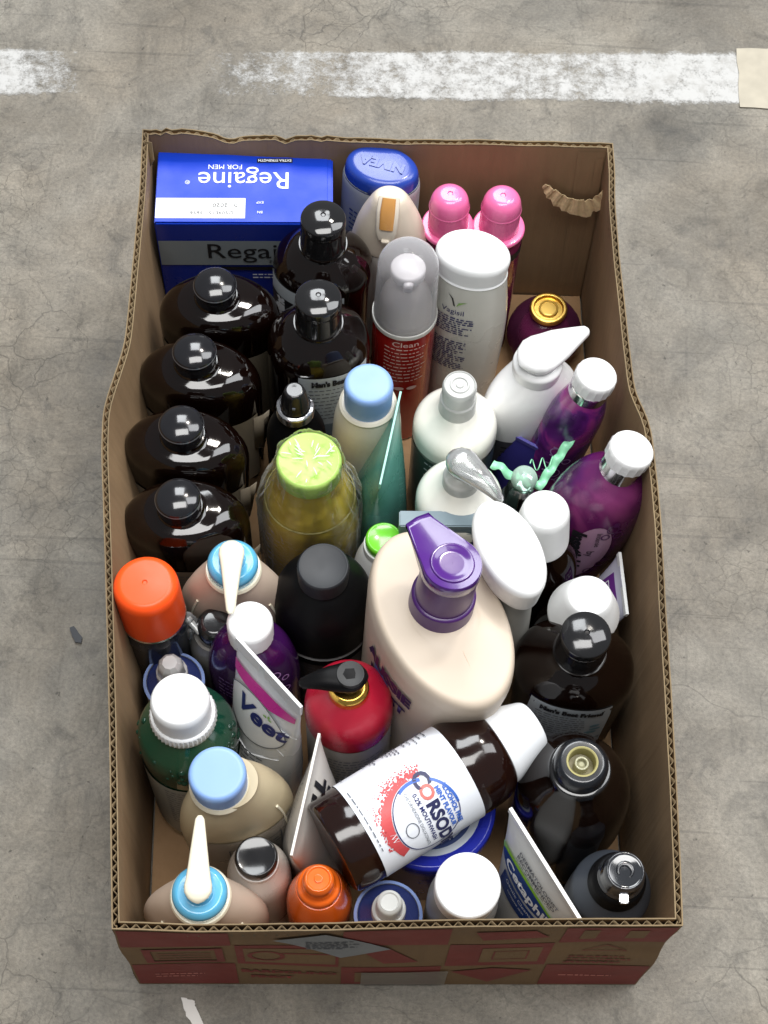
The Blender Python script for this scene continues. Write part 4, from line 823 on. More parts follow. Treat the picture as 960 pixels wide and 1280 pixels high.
# white oval cap and white cup caps
pa, pb = P(608, 628, .225), P(670, 752, .225); c = (P(637, 682, .225)); rz = math.degrees(math.atan2(pb.y-pa.y, pb.x-pa.x))
e, h = thing('moisturiser_bottle', 'bottle with a broad oval white cap, between peach pump bottle and cup caps', 'bottle', c, (-.006, .008), rz)
loft(e, 'body', [(0, .024, .012), (0, .028, .015, .004), (.12, .029, .0165, .03), (h-.034, .0275, .0155, .01), (h-.030, .024, .014)], mat('dim_white_plastic', '#a9a8a2', .35))
loft(e, 'cap', [(h-.030, .0330, .0172), (h-.028, .0340, .0180, .001), (h-.004, .0375, .0205, .003), (h, .0345, .0178, .003), (h+.0006, .015, .008), (h+.0006, .0004, .0004)], WHITE, n=60)
def cupcap(label, top, lean, r0, r1, ch, body=.031, sk=0):
    e, h = thing('mouthwash_bottle', label, 'bottle', top, lean, 0, 'amber bottles with white measuring-cup caps')
    loft(e, 'body', [(0, body-.006, body-.006), (0, body, body, .004), (h-ch-.030, body, body, .020), (h-ch-.008, .0165, .0165, .006), (h-ch, .014, .014)], AMBERG, seg=8)
    loft(e, 'measuring_cup', [(h-ch-.001, r1*.93, r1*.93), (h-ch, r1, r1, .0006), (h-ch+.002, r1*1.0, r1*1.0, .001), (h-.004, r0*1.01, r0*1.01, .003), (h, r0*.86, r0*.86, .002), (h-.0005, r0*.5, r0*.5), (h-.0005, .0004, .0004)], WHITE)
    return e, h
cupcap('dark amber mouthwash bottle with white cup cap, beside the bellied purple bottle', P(683, 636, .20), (.0, .002), .0160, .0200, .042)
e, h = cupcap('dark amber mouthwash bottle with flaring white cup cap, beside the domed black cap', P(737, 744, .18), (.002, -.002), .0158, .0245, .030, .031)
# tube at the right wall
e, h, b, hf = tube('hand_cream_tube', 'flattened white tube with a purple square, pressed against the side wall', (775, 690), (784, 768), .125, mat('lilac_white', '#cfcfe0', .3), WHITE, r0=.017, th=.001, crimp=.004, cap_h=.012, lean=(.026, .004))
bpy.data.objects.remove(e.children[0]) if False else None
fn = b.face(h-.022, -1, .0009); put(e, 'purple_square', poly_bm([rect(-.012, -.020, .010, .014)]), fn, mat('purple_ink', '#6a2f86', .4), .003); put(e, 'square_outline', poly_bm(ring(-.005, .004, .005, .006, .0012, 4, 45, 405) + ring(.003, .004, .004, .006, .001, 4, 45, 405)), b.face(h-.022, -1, .0013), INKW)
# ================================================================= left middle
e, h = thing('hairspray_can', 'dark aerosol can with a wide bright orange cap, against the side wall', 'can', P(181, 728, .195), (-.004, .008), 0)
loft(e, 'can', [(0, .0215, .0215), (0, .0225, .0225, .002), (h-.056, .0225, .0225, .003), (h-.046, .0205, .0205), (h-.046, .015, .015)], mat('black_can', '#20242c', .2, coat=.6))
loft(e, 'can_rim', [(h-.048, .0212, .0212), (h-.046, .0226, .0226), (h-.044, .0214, .0214)], CHROME, cap=False)
loft(e, 'cap', [(h-.046, .0215, .0215), (h-.045, .0222, .0222, .001), (h-.004, .0216, .0216, .005), (h, .0175, .0175, .003), (h+.0005, .0018, .0018), (h-.0003, .0012, .0012), (h-.0003, .0003, .0003)], ORANGE, seg=7)
e, h = thing('spray_nozzle_vial', 'tiny clear plastic spray nozzle on a slim vial tucked beside the orange cap', 'vial', P(234, 770, .145), (0, 0), 0)
loft(e, 'vial', [(0, .006, .006), (0, .0075, .0075, .001), (h-.03, .0075, .0075, .003), (h-.024, .004, .004)], mat('clear_bottle', '#8c9896', .06, trans=.7))
loft(e, 'nozzle', [(h-.025, .0068, .0068), (h-.012, .0068, .0068, .001), (h-.010, .0045, .0045), (h-.002, .0042, .0042, .001), (h, .002, .002)], CLEAR); sweep(e, 'spout', [(0, 0, h-.005, .0028, .0028), (.006, -.006, h-.006, .0022, .0022), (.009, -.009, h-.007, .0022, .0022)], mat('clear_nozzle', '#cfd2d0', .1, trans=.55, coat=.6))
def seam(e, b, s, z0, z1):
    n = 14; pts = []
    for k in range(n+1):
        z = z1 + (z0-z1)*k/n; p = b.surf(R_(-40 if s > 0 else -140), z, .0002); pts.append((p.x, p.y, z, .0011, .0009))
    sweep(e, 'side_seam', pts, CREAM, n=8, e=2)
def fairy(label, top, lean, rz, ang, L=.046, r0=.0085, m=SAND2, wide=.0395, dep=.020, lid=CYAN, pump=True):
    e, h = thing('pump_wash_bottle', label, 'bottle', top, lean, rz, 'beige wide bottles with sky blue pump rings')
    b = loft(e, 'body', [(0, wide-.006, dep-.003), (0, wide-.001, dep, .005), (h-.075, wide+.001, dep+.001, .02), (h-.048, wide-.010, dep-.001, .012), (h-.030, .0185, .0165, .004), (h-.028, .0175, .0165), (h-.028, .01, .01)], m, seg=8)
    loft(e, 'cream_ring', [(h-.031, .0178, .0178), (h-.029, .0192, .0192, .0008), (h-.0265, .0180, .0180)], CREAM)
    for s in (-1, 1): seam(e, b, s, h-.125, h-.054)
    loft(e, 'blue_ring', [(h-.027, .0165, .0165), (h-.018, .0172, .0172, .003), (h-.0145, .0140, .0140, .002), (h-.015, .0085, .0085, .001), (h-.007, .0075, .0075), (h-.007, .004, .004)], lid, seg=7)
    pump_top(e, h, r0, 0, L, CREAM, .008, ang, tipw=.0027, drop=.003)
    return e, h, b
fairy('beige wide pump bottle with sky blue ring, cream spout pointing at the white cap', P(289, 688, .20), (.001, .002), 0, -86, L=.042)
fairy('beige wide pump bottle with sky blue ring, cream spout pointing away at the near rim', P(247, 1108, .195), (.003, -.010), 2, 92, L=.044, dep=.0185)
e, h = thing('black_cap_bottle', 'short grey bottle with a shiny black cap, half hidden by the purple bottle', 'bottle', P(268, 777, .145), (0, 0), 0)
loft(e, 'body', [(0, .017, .017), (0, .0195, .0195, .003), (h-.032, .0195, .0195, .008), (h-.018, .0150, .0150), (h-.018, .01, .01)], mat('grey_plastic', '#6b6965', .3))
loft(e, 'cap', [(h-.019, .0130, .0130, .001), (h-.004, .0126, .0126, .003), (h, .0090, .0090, .003), (h, .0004, .0004)], BLACK)
e, h = thing('purple_wash_bottle', 'translucent purple oval bottle with a bright white cap, behind the white and pink tube', 'bottle', P(312, 776, .185), (.001, .001), -4)
b = loft(e, 'body', [(0, .027, .018), (0, .0310, .0215, .004), (h-.065, .0320, .0235, .02), (h-.036, .0250, .0205, .012), (h-.024, .0135, .0135, .003), (h-.020, .0130, .0130)], mat('purple_liquid', '#3a124c', .1, coat=.3, trans=.15, var=.3, bscale=30), seg=8)
put(e, 'bubble_print', poly_bm([p for cx, cy, rr in ((.010, .010, .004), (.016, .002, .003), (.008, -.004, .005), (.014, -.014, .004)) for p in ring(cx, cy, rr, rr, .001, 14)]), b.wrap(.12, -70, .0007), mat('pale_purple_print', '#a679b4', .4)); lines(e, b.wrap(.11), mat('dim_purple_print', '#7c5f94', .4), -.022, -.002, -.02, .01, 5, .0016, seed=19)
loft(e, 'cap', [(h-.022, .0150, .0150, .001), (h-.003, .0152, .0152, .002), (h, .0136, .0136, .002), (h, .0004, .0004)], WHITE, n=48, knurl=(24, .008, h-.03, h-.004))
# black round bottle
e, h = thing('black_round_bottle', 'wide round satin black bottle with a ribbed charcoal cap, in the middle of the box', 'bottle', P(404, 707, .19), (.001, .001), 0)
b = loft(e, 'body', [(0, .030, .030), (0, .0335, .0335, .003), (h-.078, .0335, .0335), (h-.077, .0345, .0345, .0015), (h-.040, .0340, .0340, .014), (h-.024, .021, .021, .008), (h-.020, .0155, .0155, .003), (h-.016, .0150, .0150)], BLACKM, seg=8)
loft(e, 'base_line', [(h-.082, .0336, .0336), (h-.081, .0347, .0347), (h-.0795, .0336, .0336)], mat('grey_line', '#6c6c6c', .2), cap=False)
lb = patch(e, 'label', b, .01, h-.09, -175, -5, mat('dark_print_label', '#1c1b1e', .3), .0008); lines(lb, b.wrap(.07, -90, .0012), INKG, -.02, .02, -.02, .02, 8, .0012, seed=71)
loft(e, 'cap', [(h-.018, .0168, .0168, .0008), (h-.0015, .0172, .0172, .0012), (h, .0160, .0160, .0008), (h-.0006, .0148, .0148), (h-.0006, .0004, .0004)], mat('charcoal_cap', '#1d2025', .5), n=96, knurl=(48, .018, h-.0175, h-.002))
# red pump bottle
e, h = thing('red_pump_bottle', 'round crimson bottle with gold collar and black pump spout, by the white and pink tube', 'bottle', P(436, 842, .195), (-.001, .003), 0)
b = loft(e, 'body', [(0, .026, .026), (0, .0285, .0285, .003), (h-.067, .0285, .0285), (h-.066, .0295, .0295, .001), (h-.042, .0293, .0293, .012), (h-.032, .0190, .0190, .008), (h-.027, .0120, .0120), (h-.027, .008, .008)], RED, seg=8)
lb = patch(e, 'label', b, .01, h-.068, -180, 180, mat('grey_wrap_label', '#a9a39b', .4), .0005, 48, 3); lines(lb, b.wrap(.085, -75, .0009), INKG, -.02, .025, -.03, .02, 10, .0013, seed=81)
loft(e, 'gold_collar', [(h-.031, .0138, .0138, .0008), (h-.022, .0132, .0132, .0015), (h-.020, .0105, .0105, .001), (h-.020, .005, .005)], GOLD)
loft(e, 'pump_stem', [(h-.023, .0060, .0060), (h-.010, .0060, .0060)], BLACK)
pump_top(e, h, .0112, 0, .031, BLACKM, .012, 188, tipw=.0030, drop=.005, wide=.92)
loft(e, 'pump_disc', [(h-.003, .0092, .0092), (h+.0004, .0089, .0089, .001), (h-.0002, .007, .007), (h-.0002, .0003, .0003)], mat('dull_black', '#1b1c1d', .5), off=(.001, 0))
# hair-removal tube
VT = mat('silver_white_tube', '#d4d6d8', .22, coat=.3, var=.08, bscale=25, bump=.6)
e, h, b, hf = tube('hair_removal_tube', 'white and silver squeeze tube with a magenta stripe and dark blue script under its seal', (296, 796), (377, 884), .215, VT, mat('white_seal', '#dcdcdc', .25), r0=.0255, th=.0009, lean=(.010, .009), crimp=.013, rc=.018)
fn = b.face(h-.060, -1, .0012)
put(e, 'magenta_stripe', poly_bm([[(-hf+.003, .026), (-hf+.002, .0375), (0, .0400), (hf*.6, .0400), (hf-.002, .0400), (hf-.002, .0330), (hf*.3, .0270), (-.006, .0275)]]), b.face(h-.060, -1, .0012), mat('magenta_ink', '#c3288f', .25, coat=.4), .003)
put(e, 'oval_panel', poly_bm([ell(-.001, .004, .0270, .0235, 40)]), fn, mat('white_panel', '#d9dadb', .25), .003)
put(e, 'oval_outline', poly_bm(ring(-.001, .004, .0275, .024, .0008, 50)), b.face(h-.060, -1, .0016), INKG, .003)
text(e, 'Veet', .0225, b.face(h-.055, -1, .0018), INKD, at=(.0045, .005), bold=.0007, step=.003, sx=1.0, shear=.2)
put(e, 'leaf_mark', poly_bm([ell(.0085, .0190, .0016, .0009, 10), ell(.0115, .0205, .0009, .0017, 10), ell(.0130, .0185, .0014, .0008, 10)]), b.face(h-.060, -1, .0018), mat('green_ink', '#7fa858', .5))
lines(e, b.face(h-.060, -1, .0015), INKG, -.018, .016, -.052, -.032, 4, .0018, seed=91); lines(e, b.face(h-.060, -1, .0015), mat('dim_print', '#8d9298', .5), -.016, .016, -.085, -.060, 6, .0012, seed=92)
for x0, z0_, x1, z1_ in ((.010, .002, .026, -.020), (.020, .016, .030, .006), (-.02, -.034, .004, -.038), (.004, -.038, .024, -.028)):
    f_ = b.face(h-.060, -1, .0006); p0, p1 = f_(x0, z0_), f_(x1, z1_); pm = f_((x0+x1)/2, (z0_+z1_)/2 + .002); sweep(e, 'crease', [(*p0, .0003, .0002), (*pm, .0007, .0005), (*p1, .0003, .0002)], VT, n=6)
# clear capped blue bottle
def bluesmall(label, top, r, capr, m, lean=(0, 0), lab=True):
    e, h = thing('small_blue_bottle', label, 'bottle', top, lean, 0, 'small navy bottles with clear caps')
    loft(e, 'body', [(0, r-.003, r-.003), (0, r, r, .003), (h-.036, r, r, .002), (h-.034, r*.96, r*.96, .003), (h-.028, capr*1.3, capr*1.3, .003), (h-.026, capr, capr)], m)
    loft(e, 'clear_shell', [(h-.075, r+.0010, r+.0010), (h-.034, r+.0012, r+.0012, .0008), (h-.033, r-.0010, r-.0010)], clear('blue_clear', (.8, .85, .95), .12, .05), cap=False)
    loft(e, 'rim', [(h-.0345, r-.0002, r-.0002), (h-.0335, r+.0016, r+.0016, .0004), (h-.0325, r-.0006, r-.0006)], mat('pale_blue_rim', '#7f93c4', .2), cap=False)
    return e, h
e, h = bluesmall('small navy bottle with clear twisted faceted cap, beside the green mouthwash', P(212, 828, .150), .0195, .0095, NAVY)
CC = mat('faceted_clear', '#c9c6c6', .1, trans=.35, coat=.6)
loft(e, 'cap_base', [(h-.028, .0112, .0112, .001), (h-.016, .0108, .0108, .001), (h-.015, .009, .009)], CC, n=14, smooth=15); loft(e, 'cap', [(h-.016, .0098, .0098, .001), (h-.004, .0085, .0085, .003), (h, .0050, .0050), (h, .0004, .0004)], CC, n=9, smooth=10)
e, h = bluesmall('small navy bottle with round frosted pump cap, at the near rim beside the orange one', P(487, 1127, .155), .0205, .0095, NAVY)
loft(e, 'cap_base', [(h-.028, .0110, .0110, .001), (h-.018, .0108, .0108, .001), (h-.0175, .009, .009)], FROST); loft(e, 'cap', [(h-.018, .0088, .0088, .0005), (h-.002, .0080, .0080, .002), (h, .0058, .0058), (h-.0008, .0050, .0050), (h-.0008, .0004, .0004)], FROST)
# green mouthwash
e, h = thing('green_mouthwash_bottle', 'round dark green mouthwash bottle with white ribbed cap and bubbles under the shoulder', 'bottle', P(224, 873, .205), (-.001, .002), 0)
GL = mat('green_liquid_glass', (.012, .085, .045), .05, trans=.35, coat=.6, var=.3, bscale=26)
b = loft(e, 'body', [(0, .027, .027), (0, .0320, .0320, .004), (h-.080, .0325, .0325), (h-.054, .0330, .0330, .012), (h-.042, .0250, .0250, .008), (h-.034, .0185, .0185), (h-.034, .01, .01)], GL, seg=8)
lb = patch(e, 'label', b, .015, h-.084, -180, 180, mat('silver_mouthwash_label', '#a4a8a2', .35), .0006, 48, 3); lines(lb, b.wrap(.07, -80, .0010), INKG, -.02, .02, -.03, .04, 14, .0012, seed=95)
rnd = random.Random(33)
GBUB = mat('bubble_glass', (.02, .10, .06), .08, trans=.6)
for k in range(38):
    a = rnd.uniform(-pi*1.05, .35); z = h - rnd.uniform(.043, .070); r_ = rnd.choice([.0007, .001, .0013, .0017, .0024]); c = b.surf(a, z, 0)
    pts = dome(0, r_, r_*.55, 3); vs = []; fs = []
    nrm = Vector((c.x, c.y, .018)).normalized(); q = Vector((0, 0, 1)).rotation_difference(nrm)
    for zz, rr, _ in pts:
        for i in range(8): vs.append(c + q @ Vector((rr*cos(i*pi/4), rr*sin(i*pi/4), zz)))
    for kk in range(len(pts)-1):
        for i in range(8): fs.append((kk*8+i, kk*8+(i+1) % 8, (kk+1)*8+(i+1) % 8, (kk+1)*8+i))
    fs.append(tuple((len(pts)-1)*8+i for i in range(8))); mesh('bubble', vs, fs, GBUB, e, 80)
loft(e, 'cap_ring', [(h-.036, .0200, .0200, .0008), (h-.031, .0210, .0210, .0008), (h-.024, .0206, .0206, .001), (h-.023, .0190, .0190)], WHITE, n=90, knurl=(45, .035, h-.0345, h-.0245))
loft(e, 'cap', [(h-.0235, .0188, .0188), (h-.004, .0186, .0186, .003), (h, .0165, .0165, .002), (h, .0004, .0004)], WHITE, n=90, knurl=(45, .010, h-.022, h-.006))
# baby bath with light blue cap
e, h = thing('baby_bath_bottle', 'sand-coloured oval bottle with a plain light blue cap, behind the near beige pump bottle', 'bottle', P(271, 966, .205), (-.003, -.004), 20)
b = loft(e, 'body', [(0, .031, .017), (0, .0365, .0205, .005), (h-.080, .0385, .0225, .02), (h-.050, .0320, .0215, .016), (h-.026, .0185, .0175, .005), (h-.022, .0178, .0170), (h-.022, .01, .01)], SAND, off=(.006, -.001), seg=8)
loft(e, 'cream_ring', [(h-.028, .0185, .0185), (h-.025, .0196, .0196, .001), (h-.021, .0176, .0176)], CREAM)
for s in (-1, 1): seam(e, b, s, h-.125, h-.054)
loft(e, 'cap', [(h-.022, .0174, .0174), (h-.003, .0180, .0180, .003), (h, .0160, .0160, .003), (h, .0004, .0004)], LBLUE)
lb = patch(e, 'label', b, .03, h-.078, -140, -25, mat('clear_label', '#9c958a', .25), .0006); put(lb, 'label_frame', poly_bm(ring(0, 0, .026, .034, .0012, 4, 45, 405)), b.wrap(.078, -80, .001), INKG, .004); lines(lb, b.wrap(.075, -80, .001), INKG, -.015, .02, -.03, .02, 8, .0018, seed=97)
# black capped white bottle
e, h = thing('roll_on_bottle', 'small round white bottle with a shiny black cap, between beige pump bottle and orange bottle', 'bottle', P(320, 1070, .15), (0, -.001), 0)
loft(e, 'body', [(0, .016, .016), (0, .0190, .0190, .004), (.06, .0212, .0212, .02), (h-.034, .0208, .0208, .014), (h-.018, .0148, .0148, .004), (h-.014, .0135, .0135)], mat('warm_white_plastic', '#d9d3cc', .25, coat=.4), seg=8)
loft(e, 'cap_foot', [(h-.015, .0140, .0140, .001), (h-.010, .0140, .0140, .001), (h-.0095, .012, .012)], WHITE)
loft(e, 'cap', [(h-.0105, .0134, .0134, .001), (h-.0025, .0138, .0138, .002), (h, .0124, .0124, .001), (h-.0005, .0110, .0110), (h-.0005, .0004, .0004)], BLACK)
# orange bottle
e, h = thing('orange_bottle', 'glossy orange round bottle with a stepped orange cap, at the near rim', 'bottle', P(398, 1098, .168), (0, -.001), 0)
loft(e, 'body', [(0, .017, .017), (0, .0208, .0208, .004), (h-.050, .0215, .0215, .016), (h-.026, .0160, .0160, .006), (h-.022, .0145, .0145)], ORANGE2, seg=8)
loft(e, 'cap', [(h-.025, .0130, .0130, .0008), (h-.022, .0142, .0142, .002), (h-.016, .0134, .0134, .002), (h-.0145, .0104, .0104, .002), (h-.003, .0098, .0098, .002), (h, .0078, .0078, .001), (h-.0012, .0066, .0066), (h-.0010, .0004, .0004)], ORANGE2, seg=6)
loft(e, 'cap_pip', [(h-.0012, .0028, .0028), (h-.0003, .0026, .0026, .0006), (h-.0003, .0003, .0003)], ORANGE2)
# ================================================================= near right
# blue tub with picture lid
e, h = thing('cream_tub', 'royal blue round tub with white fruit picture lid, lying under the amber mouthwash bottle', 'tub', P(537, 1006, .105), (0, 0), 25)
RB = mat('tub_blue', '#2b35b0', .2, coat=.5)
loft(e, 'tub', [(0, .036, .036), (0, .0395, .0395, .002), (h-.016, .0415, .0415), (h-.016, .03, .03)], RB)
loft(e, 'lid', [(h-.017, .0425, .0425), (h-.016, .0445, .0445, .001), (h-.002, .0445, .0445, .0018), (h, .0420, .0420, .001), (h-.0012, .0365, .0365, .001), (h-.0018, .0355, .0355), (h-.0018, .0004, .0004)], RB, n=64)
ft = flat(h-.0018, .0004); put(e, 'picture_disc', poly_bm([ell(0, 0, .0345, .0345, 48)]), ft, mat('disc_print', '#c5cedb', .3)); ft2 = flat(h-.0018, .0008); ft3 = flat(h-.0018, .0012)
put(e, 'orange_slice', poly_bm([ell(.021, -.012, .0092, .0092, 24)]), ft2, mat('yellow_ink', '#dcc95a', .4)); put(e, 'orange_slice', poly_bm([ell(.0212, -.0118, .0076, .0076, 24)]), ft3, mat('fruit_orange', '#bd7a20', .4))
put(e, 'blue_swirl', poly_bm(ring(0, 0, .030, .030, .003, 20, -120, -20)), ft2, INKB); put(e, 'white_swirl', poly_bm(ring(.004, -.002, .024, .020, .004, 20, -110, 20)), ft2, INKW)
lines(e, ft2, INKB, -.012, .010, -.028, -.018, 3, .002, seed=44)
# mouthwash lying on top
def corsodyl():
    A, B2 = P(421, 1057, .148), P(604, 944, .152); d = (B2 - A).normalized(); L = (B2 - A).length
    e = bpy.data.objects.new('lying_mouthwash_bottle', None); SC.collection.objects.link(e); e['label'] = 'dark amber mouthwash bottle lying on its side across the others, white label and white cup'; e['category'] = 'bottle'
    # local z along the bottle, local -y towards the camera
    zc = d; view = (Vector((0, 0, CAM_H)) - (A+B2)/2); yv = -(view - d*view.dot(d)).normalized(); xv = yv.cross(zc)
    M = Matrix((xv, yv, zc)).transposed().to_4x4(); M.translation = A; e.matrix_world = M
    r = .0330
    b = loft(e, 'body', [(-.004, r*.80, r*.80), (-.004, r*.95, r*.95, .004), (.010, r, r, .006), (.016, r*.985, r*.985), (L-.022, r*.985, r*.985), (L-.016, r, r, .004), (L+.004, r*.97, r*.97, .010), (L+.014, r*.62, r*.62, .006), (L+.018, .014, .014)], mat('red_brown_glass', (.017, .0048, .003), .07, trans=.4, coat=.2, var=.3, bump=.3, bscale=30), n=72, seg=8)
    lb = patch(e, 'label', b, .0165, L-.0205, -215, 20, mat('white_label', '#dfe3ea', .35, var=.02), .0006, 60, 3)
    # 'up' on the label points to the cap; text baseline runs round the bottle
    F = b.wrap(L/2, -90, .0010); F2 = b.wrap(L/2, -90, .0014); W = .0165
    mR = mat('blood_red_ink', '#c2474a', .4)
    # red dotted arc on the lower left of the round logo
    rnd = random.Random(2); pol = []; cx, cy, rx_, ry_ = .0140, -.0010, .0240, .0220
    for k in range(380):
        a = rnd.uniform(158, 285); ex = abs(rnd.gauss(0, .0042)) + .0015 + .0045*max(0, (a-185)/100); x, y = cx + (rx_+ex)*cos(R_(a)), cy + (ry_+ex)*sin(R_(a))
        if abs(y) < L/2-.0235: s = max(.0003, .0010 - ex*.05); pol.append(ell(x, y, s, s, 6))
    put(lb, 'red_dots', poly_bm(pol), F, mR)['kind'] = 'stuff'
    def rp(a, ex): return (cx + (rx_+ex)*cos(R_(a)), max(-L/2+.0225, cy + (ry_+ex)*sin(R_(a))))
    put(lb, 'red_arc', poly_bm([[rp(a, .0006), rp(a+8, .0006), rp(a+8, .0008+.0062*min(1, (i+1)/8)), rp(a, .0008+.0062*min(1, i/8))] for i in range(16) for a in (176+8*i,)]), F, mR, .004)
    MB_ = mat('mid_blue_ink', '#3a64b8', .4)
    put(lb, 'blue_arc', poly_bm(ring(cx, cy, rx_, ry_, .0022, 12, 160, 205)), F2, MB_); put(lb, 'blue_arc', poly_bm(ring(cx, cy+.0005, rx_, ry_, .0018, 14, 85, 145)), F2, MB_); put(lb, 'thin_arc', poly_bm(ring(cx, cy, rx_, ry_, .0007, 50, 200, 452)), F2, INKD)
    put(lb, 'white_oval', poly_bm([ell(cx, cy, rx_-.0002, ry_-.0002, 40)]), F, mat('white_label', '#dfe3ea', .35, var=.02), .004)
    NVY = mat('brand_navy', '#23264f', .4)
    text(lb, 'C', .0150, F2, NVY, at=(-.0075, .0062), bold=.0005, step=.004); text(lb, 'O', .0125, F2, mat('brand_red', '#c46a62', .4), at=(.0010, .0055), bold=.0004, step=.004)
    text(lb, 'RSODYL', .0118, F2, NVY, at=(.0285, .0050), bold=.0005, step=.004, sx=.98)
    text(lb, '0.2% MOUTHWASH', .0040, F2, INKD, at=(.0155, -.0022), step=.004, bold=.0001); text(lb, 'CHLORHEXIDINE DIGLUCONATE', .0030, F2, INKG, at=(.0145, -.0070), step=.004, sx=.86)
    text(lb, 'ALCOHOL FREE', .0042, F2, MB_, at=(.0155, .0172), step=.004, bold=.0002); text(lb, 'MINT FLAVOUR', .0042, F2, MB_, at=(.0155, .0125), step=.004, bold=.0002)
    put(lb, 'tooth_mark', poly_bm(ring(.017, -.0135, .0052, .0045, .0006, 24)), F2, INKG); put(lb, 'white_squiggle', poly_bm([[(.012+.0012*k, -.0258 + (.002 if k % 2 else -.002)), (.0132+.0012*k, -.0258 + (-.002 if k % 2 else .002)), (.0135+.0012*k, -.0253 + (-.002 if k % 2 else .002)), (.0123+.0012*k, -.0253 + (.002 if k % 2 else -.002))] for k in range(5)]), F2, INKW)
    for j, (y0, y1, s) in enumerate(((.010, .028, 101), (-.004, .007, 102), (-.018, -.007, 103), (-.036, -.022, 104))): lines(lb, F2, INKG, -.062, -.027 - .004*j, max(y0, -L/2+.020), min(y1, L/2-.022), 5 if j < 3 else 3, .0010, seed=s)
    lines(lb, F2, INKG, -.026, .030, -L/2+.018, -L/2+.0215, 1, .0008, seed=106)
    # glossy shoulder marks and cap
    loft(e, 'measuring_cup', [(L+.008, .0240, .0240), (L+.009, .0262, .0262, .001), (L+.012, .0260, .0260, .001), (L+.038, .0172, .0172, .003), (L+.040, .0150, .0150, .002), (L+.040, .0004, .0004)], mat('cup_white', '#e3e6ea', .35), n=60)
corsodyl()
# bulldog-like tube with black letters
e, h, b, hf = tube('face_wash_tube', 'white squeeze tube with bold black capitals, beside the lying mouthwash bottle', (364, 1069), (399, 917), .165, mat('satin_white_tube', '#c9c5bf', .3, var=.06), mat('tube_seal', '#dad6d0', .3), r0=.0255, th=.0007, crimp=.006, capm=INKG, lean=(-.010, .0))
fn = b.face(h-.028, -1, .0010); text(e, 'ILL', .0200, fn, INK, at=(.006, .010), bold=.0013, step=.003, sx=.9); text(e, 'G', .0200, fn, INK, at=(.010, -.009), bold=.0013, step=.003)
fnb = b.face(h-.035, 1, .0010); lines(e, fnb, INKG, -.024, .020, -.030, .020, 9, .0012, seed=111, ragged=.5); text(e, 'WASH', .007, fnb, INKG, at=(-.020, .018), step=.003)
# white disc cap at the near rim
e, h = thing('flat_cap_bottle', 'grey bottle hidden under a plain flat round white cap, at the near rim', 'bottle', P(585, 1106, .19), (0, -.012), 0)
loft(e, 'body', [(0, .018, .018), (0, .0215, .0215, .004), (h-.045, .0225, .0225, .010), (h-.026, .0190, .0190, .004), (h-.022, .0180, .0180)], mat('mid_grey_plastic', '#8c8c8a', .3), seg=6)
loft(e, 'cap', [(h-.023, .0196, .0196, .001), (h-.002, .0202, .0202, .002), (h, .0188, .0188, .001), (h, .0004, .0004)], WHITE)
# dermatologist tube
e, h, b, hf = tube('cleanser_tube', 'white cleanser tube with a navy oval and lime edge, standing at the near rim', (638, 1010), (727, 1152), .185, mat('clean_white_tube', '#d9dad8', .28, var=.02), mat('tube_edge', '#e6e6e4', .3), r0=.0215, th=.0010, crimp=.006, lean=(.0, .0))
NB = mat('cleanser_navy', '#1f3f83', .3, coat=.3); fn = b.face(h-.040, -1, .0010); fn2_ = b.face(h-.040, -1, .0014)
put(e, 'lime_oval', poly_bm([ell(-.002, -.0005, .0315, .0100, 40)]), fn, mat('lime_ink', '#8fc53a', .35), .003); put(e, 'navy_oval', poly_bm([ell(.0000, -.0025, .0305, .0094, 40)]), b.face(h-.040, -1, .0013), NB, .003)
text(e, 'Cetaphil', .0125, b.face(h-.040, -1, .0017), INKW, at=(.001, -.0022), bold=.0004, step=.003, sx=1.1)
text(e, 'DERMATOLOGIST', .0050, fn, INKG, at=(.004, .0200), bold=.0001, step=.003, sx=1.05); text(e, 'RECOMMENDED', .0050, fn, INKG, at=(.003, .0150), bold=.0001, step=.003, sx=1.1); lines(e, fn, INKG, -.018, .022, .0112, .0122, 1, .0007, seed=121)
put(e, 'blue_band', poly_bm([rect(-.020, -.034, .026, -.0150)]), fn, NB, .003); text(e, 'Gentle Cleanser', .0050, b.face(h-.040, -1, .0013), INKW, at=(.002, -.019), step=.003); text(e, 'sensitive skin', .0036, b.face(h-.040, -1, .0013), INKW, at=(.0, -.025), step=.003)
# big round amber bottle, cap off
e, h = thing('round_amber_bottle', 'fat round dark bottle with its cap off, cream pouring insert showing in the neck', 'bottle', P(728, 952, .19), (-.002, .000), 0)
b = loft(e, 'body', [(0, .030, .030), (0, .0340, .0340, .006), (.012, .0350, .0350, .002), (.014, .0358, .0358, .002), (.02, .0352, .0352, .002), (h-.090, .0392, .0392, .010), (h-.042, .0375, .0375, .022), (h-.022, .0200, .0200, .010), (h-.016, .0185, .0185, .001), (h-.013, .0185, .0185), (h-.013, .01, .01)], AMBER, n=64, seg=8)
loft(e, 'neck_flange', [(h-.0165, .0185, .0185), (h-.015, .0202, .0202, .0008), (h-.0125, .0195, .0195, .001), (h-.012, .0175, .0175)], BLACK)
loft(e, 'neck', [(h-.013, .0175, .0175), (h-.004, .0172, .0172, .002), (h, .0140, .0140, .002), (h, .0098, .0098)], mat('soft_black_plastic', '#15181d', .22, coat=.5), open_top=True, smooth=60)
loft(e, 'cream_insert', [(h-.0012, .0102, .0102), (h+.0006, .0100, .0100, .0005), (h-.0002, .0086, .0086, .0006), (h-.010, .0080, .0080)], mat('cream_insert', '#a39c68', .4), cap=False, smooth=50)
loft(e, 'insert_floor', [(h-.0105, .0082, .0082), (h-.0095, .0079, .0079), (h-.0097, .0055, .0055), (h-.0097, .0004, .0004)], mat('insert_floor', '#6a6238', .3))
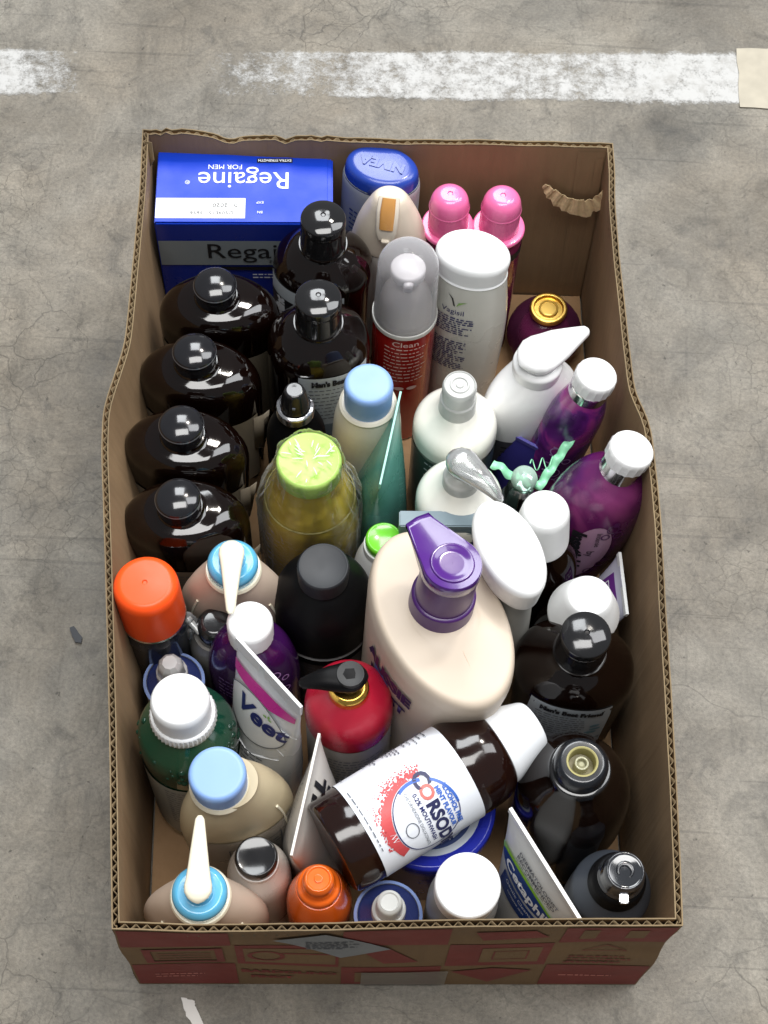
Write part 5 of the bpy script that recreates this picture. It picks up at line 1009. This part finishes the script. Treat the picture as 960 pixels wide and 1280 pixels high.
loft(e, 'insert_spout', [(h-.0105, .0050, .0050), (h-.0030, .0044, .0044, .0006), (h-.0030, .0032, .0032, .0004), (h-.0065, .0028, .0028), (h-.005, .0014, .0014), (h-.005, .0003, .0003)], mat('grey_insert', '#a5a387', .1, coat=.6))
rnd = random.Random(5)
bead = poly_bm([ell(-.040 + .0026*k, 0, .0009, .0007, 6) for k in range(31)]); put(e, 'embossed_beads', bead, b.wrap(.021, -90, .0006), mat('bead_black', '#2c2724', .2, coat=.5))
# charcoal bottle, near right corner
e, h = thing('charcoal_bottle', 'charcoal grey round bottle with a mirror-black stepped pump cap, in the near corner', 'bottle', P(782, 1088, .185), (.004, -.006), 0)
loft(e, 'body', [(0, .021, .021), (0, .0250, .0250, .003), (h-.054, .0255, .0255, .001), (h-.050, .0252, .0252, .010), (h-.038, .0190, .0190, .004), (h-.034, .0175, .0175)], CHARC, seg=8)
loft(e, 'lower_band', [(.006, .0253, .0253), (h-.075, .0258, .0258), (h-.072, .0254, .0254)], mat('steel_band', '#666d76', .35, metal=.4), cap=False)
loft(e, 'collar', [(h-.037, .0175, .0175), (h-.034, .0182, .0182, .001), (h-.022, .0170, .0170, .003), (h-.020, .0140, .0140)], BLACKM)
loft(e, 'cap', [(h-.022, .0140, .0140, .001), (h-.016, .0148, .0148, .001), (h-.014, .0135, .0135, .001), (h-.003, .0128, .0128, .002), (h-.0005, .0112, .0112, .0008), (h-.0012, .0100, .0100, .0008), (h-.0015, .0004, .0004)], mat('mirror_black', (.02, .022, .026), .03, coat=1))
sweep(e, 'swirl_mark', [(cos(R_(a))*.0045, sin(R_(a))*.0045, h-.0008, .0014*sin(R_((a+60)*.62))+.0003, .0004) for a in range(-50, 230, 20)], mat('soft_black_plastic', '#15181d', .22, coat=.5), n=8)
rbox(e, 'spout', -.0028, .0028, -.0185, -.0125, h-.012, h-.006, CHROME, .0008)
# ================================================================= litter on the floor
slab('paper_scrap', [P(226, 1248, 0), P(243, 1251, 0), P(246, 1262, 0), P(258, 1285, 0), P(246, 1285, 0), P(233, 1270, 0)], .001, .0006, mat('scrap_paper', '#dcd8d2', .7), 'torn white paper scrap on the concrete below the printed box front', 'paper', .0006, 5)
slab('plastic_chip', [P(87, 786, 0), P(93, 784, 0), P(103, 798, 0), P(102, 805, 0), P(94, 804, 0)], .001, .0012, mat('chip_dark', '#22252b', .5), 'small dark plastic chip on the concrete beside the box', 'debris', .0003, 6)
slab('kraft_splinter', [P(708, 1217, 0), P(716, 1216, 0), P(737, 1224, 0), P(736, 1227, 0), P(722, 1223, 0)], .001, .001, KEDGE, 'thin kraft paper splinter at the foot of the printed box front', 'debris', .0003, 7)
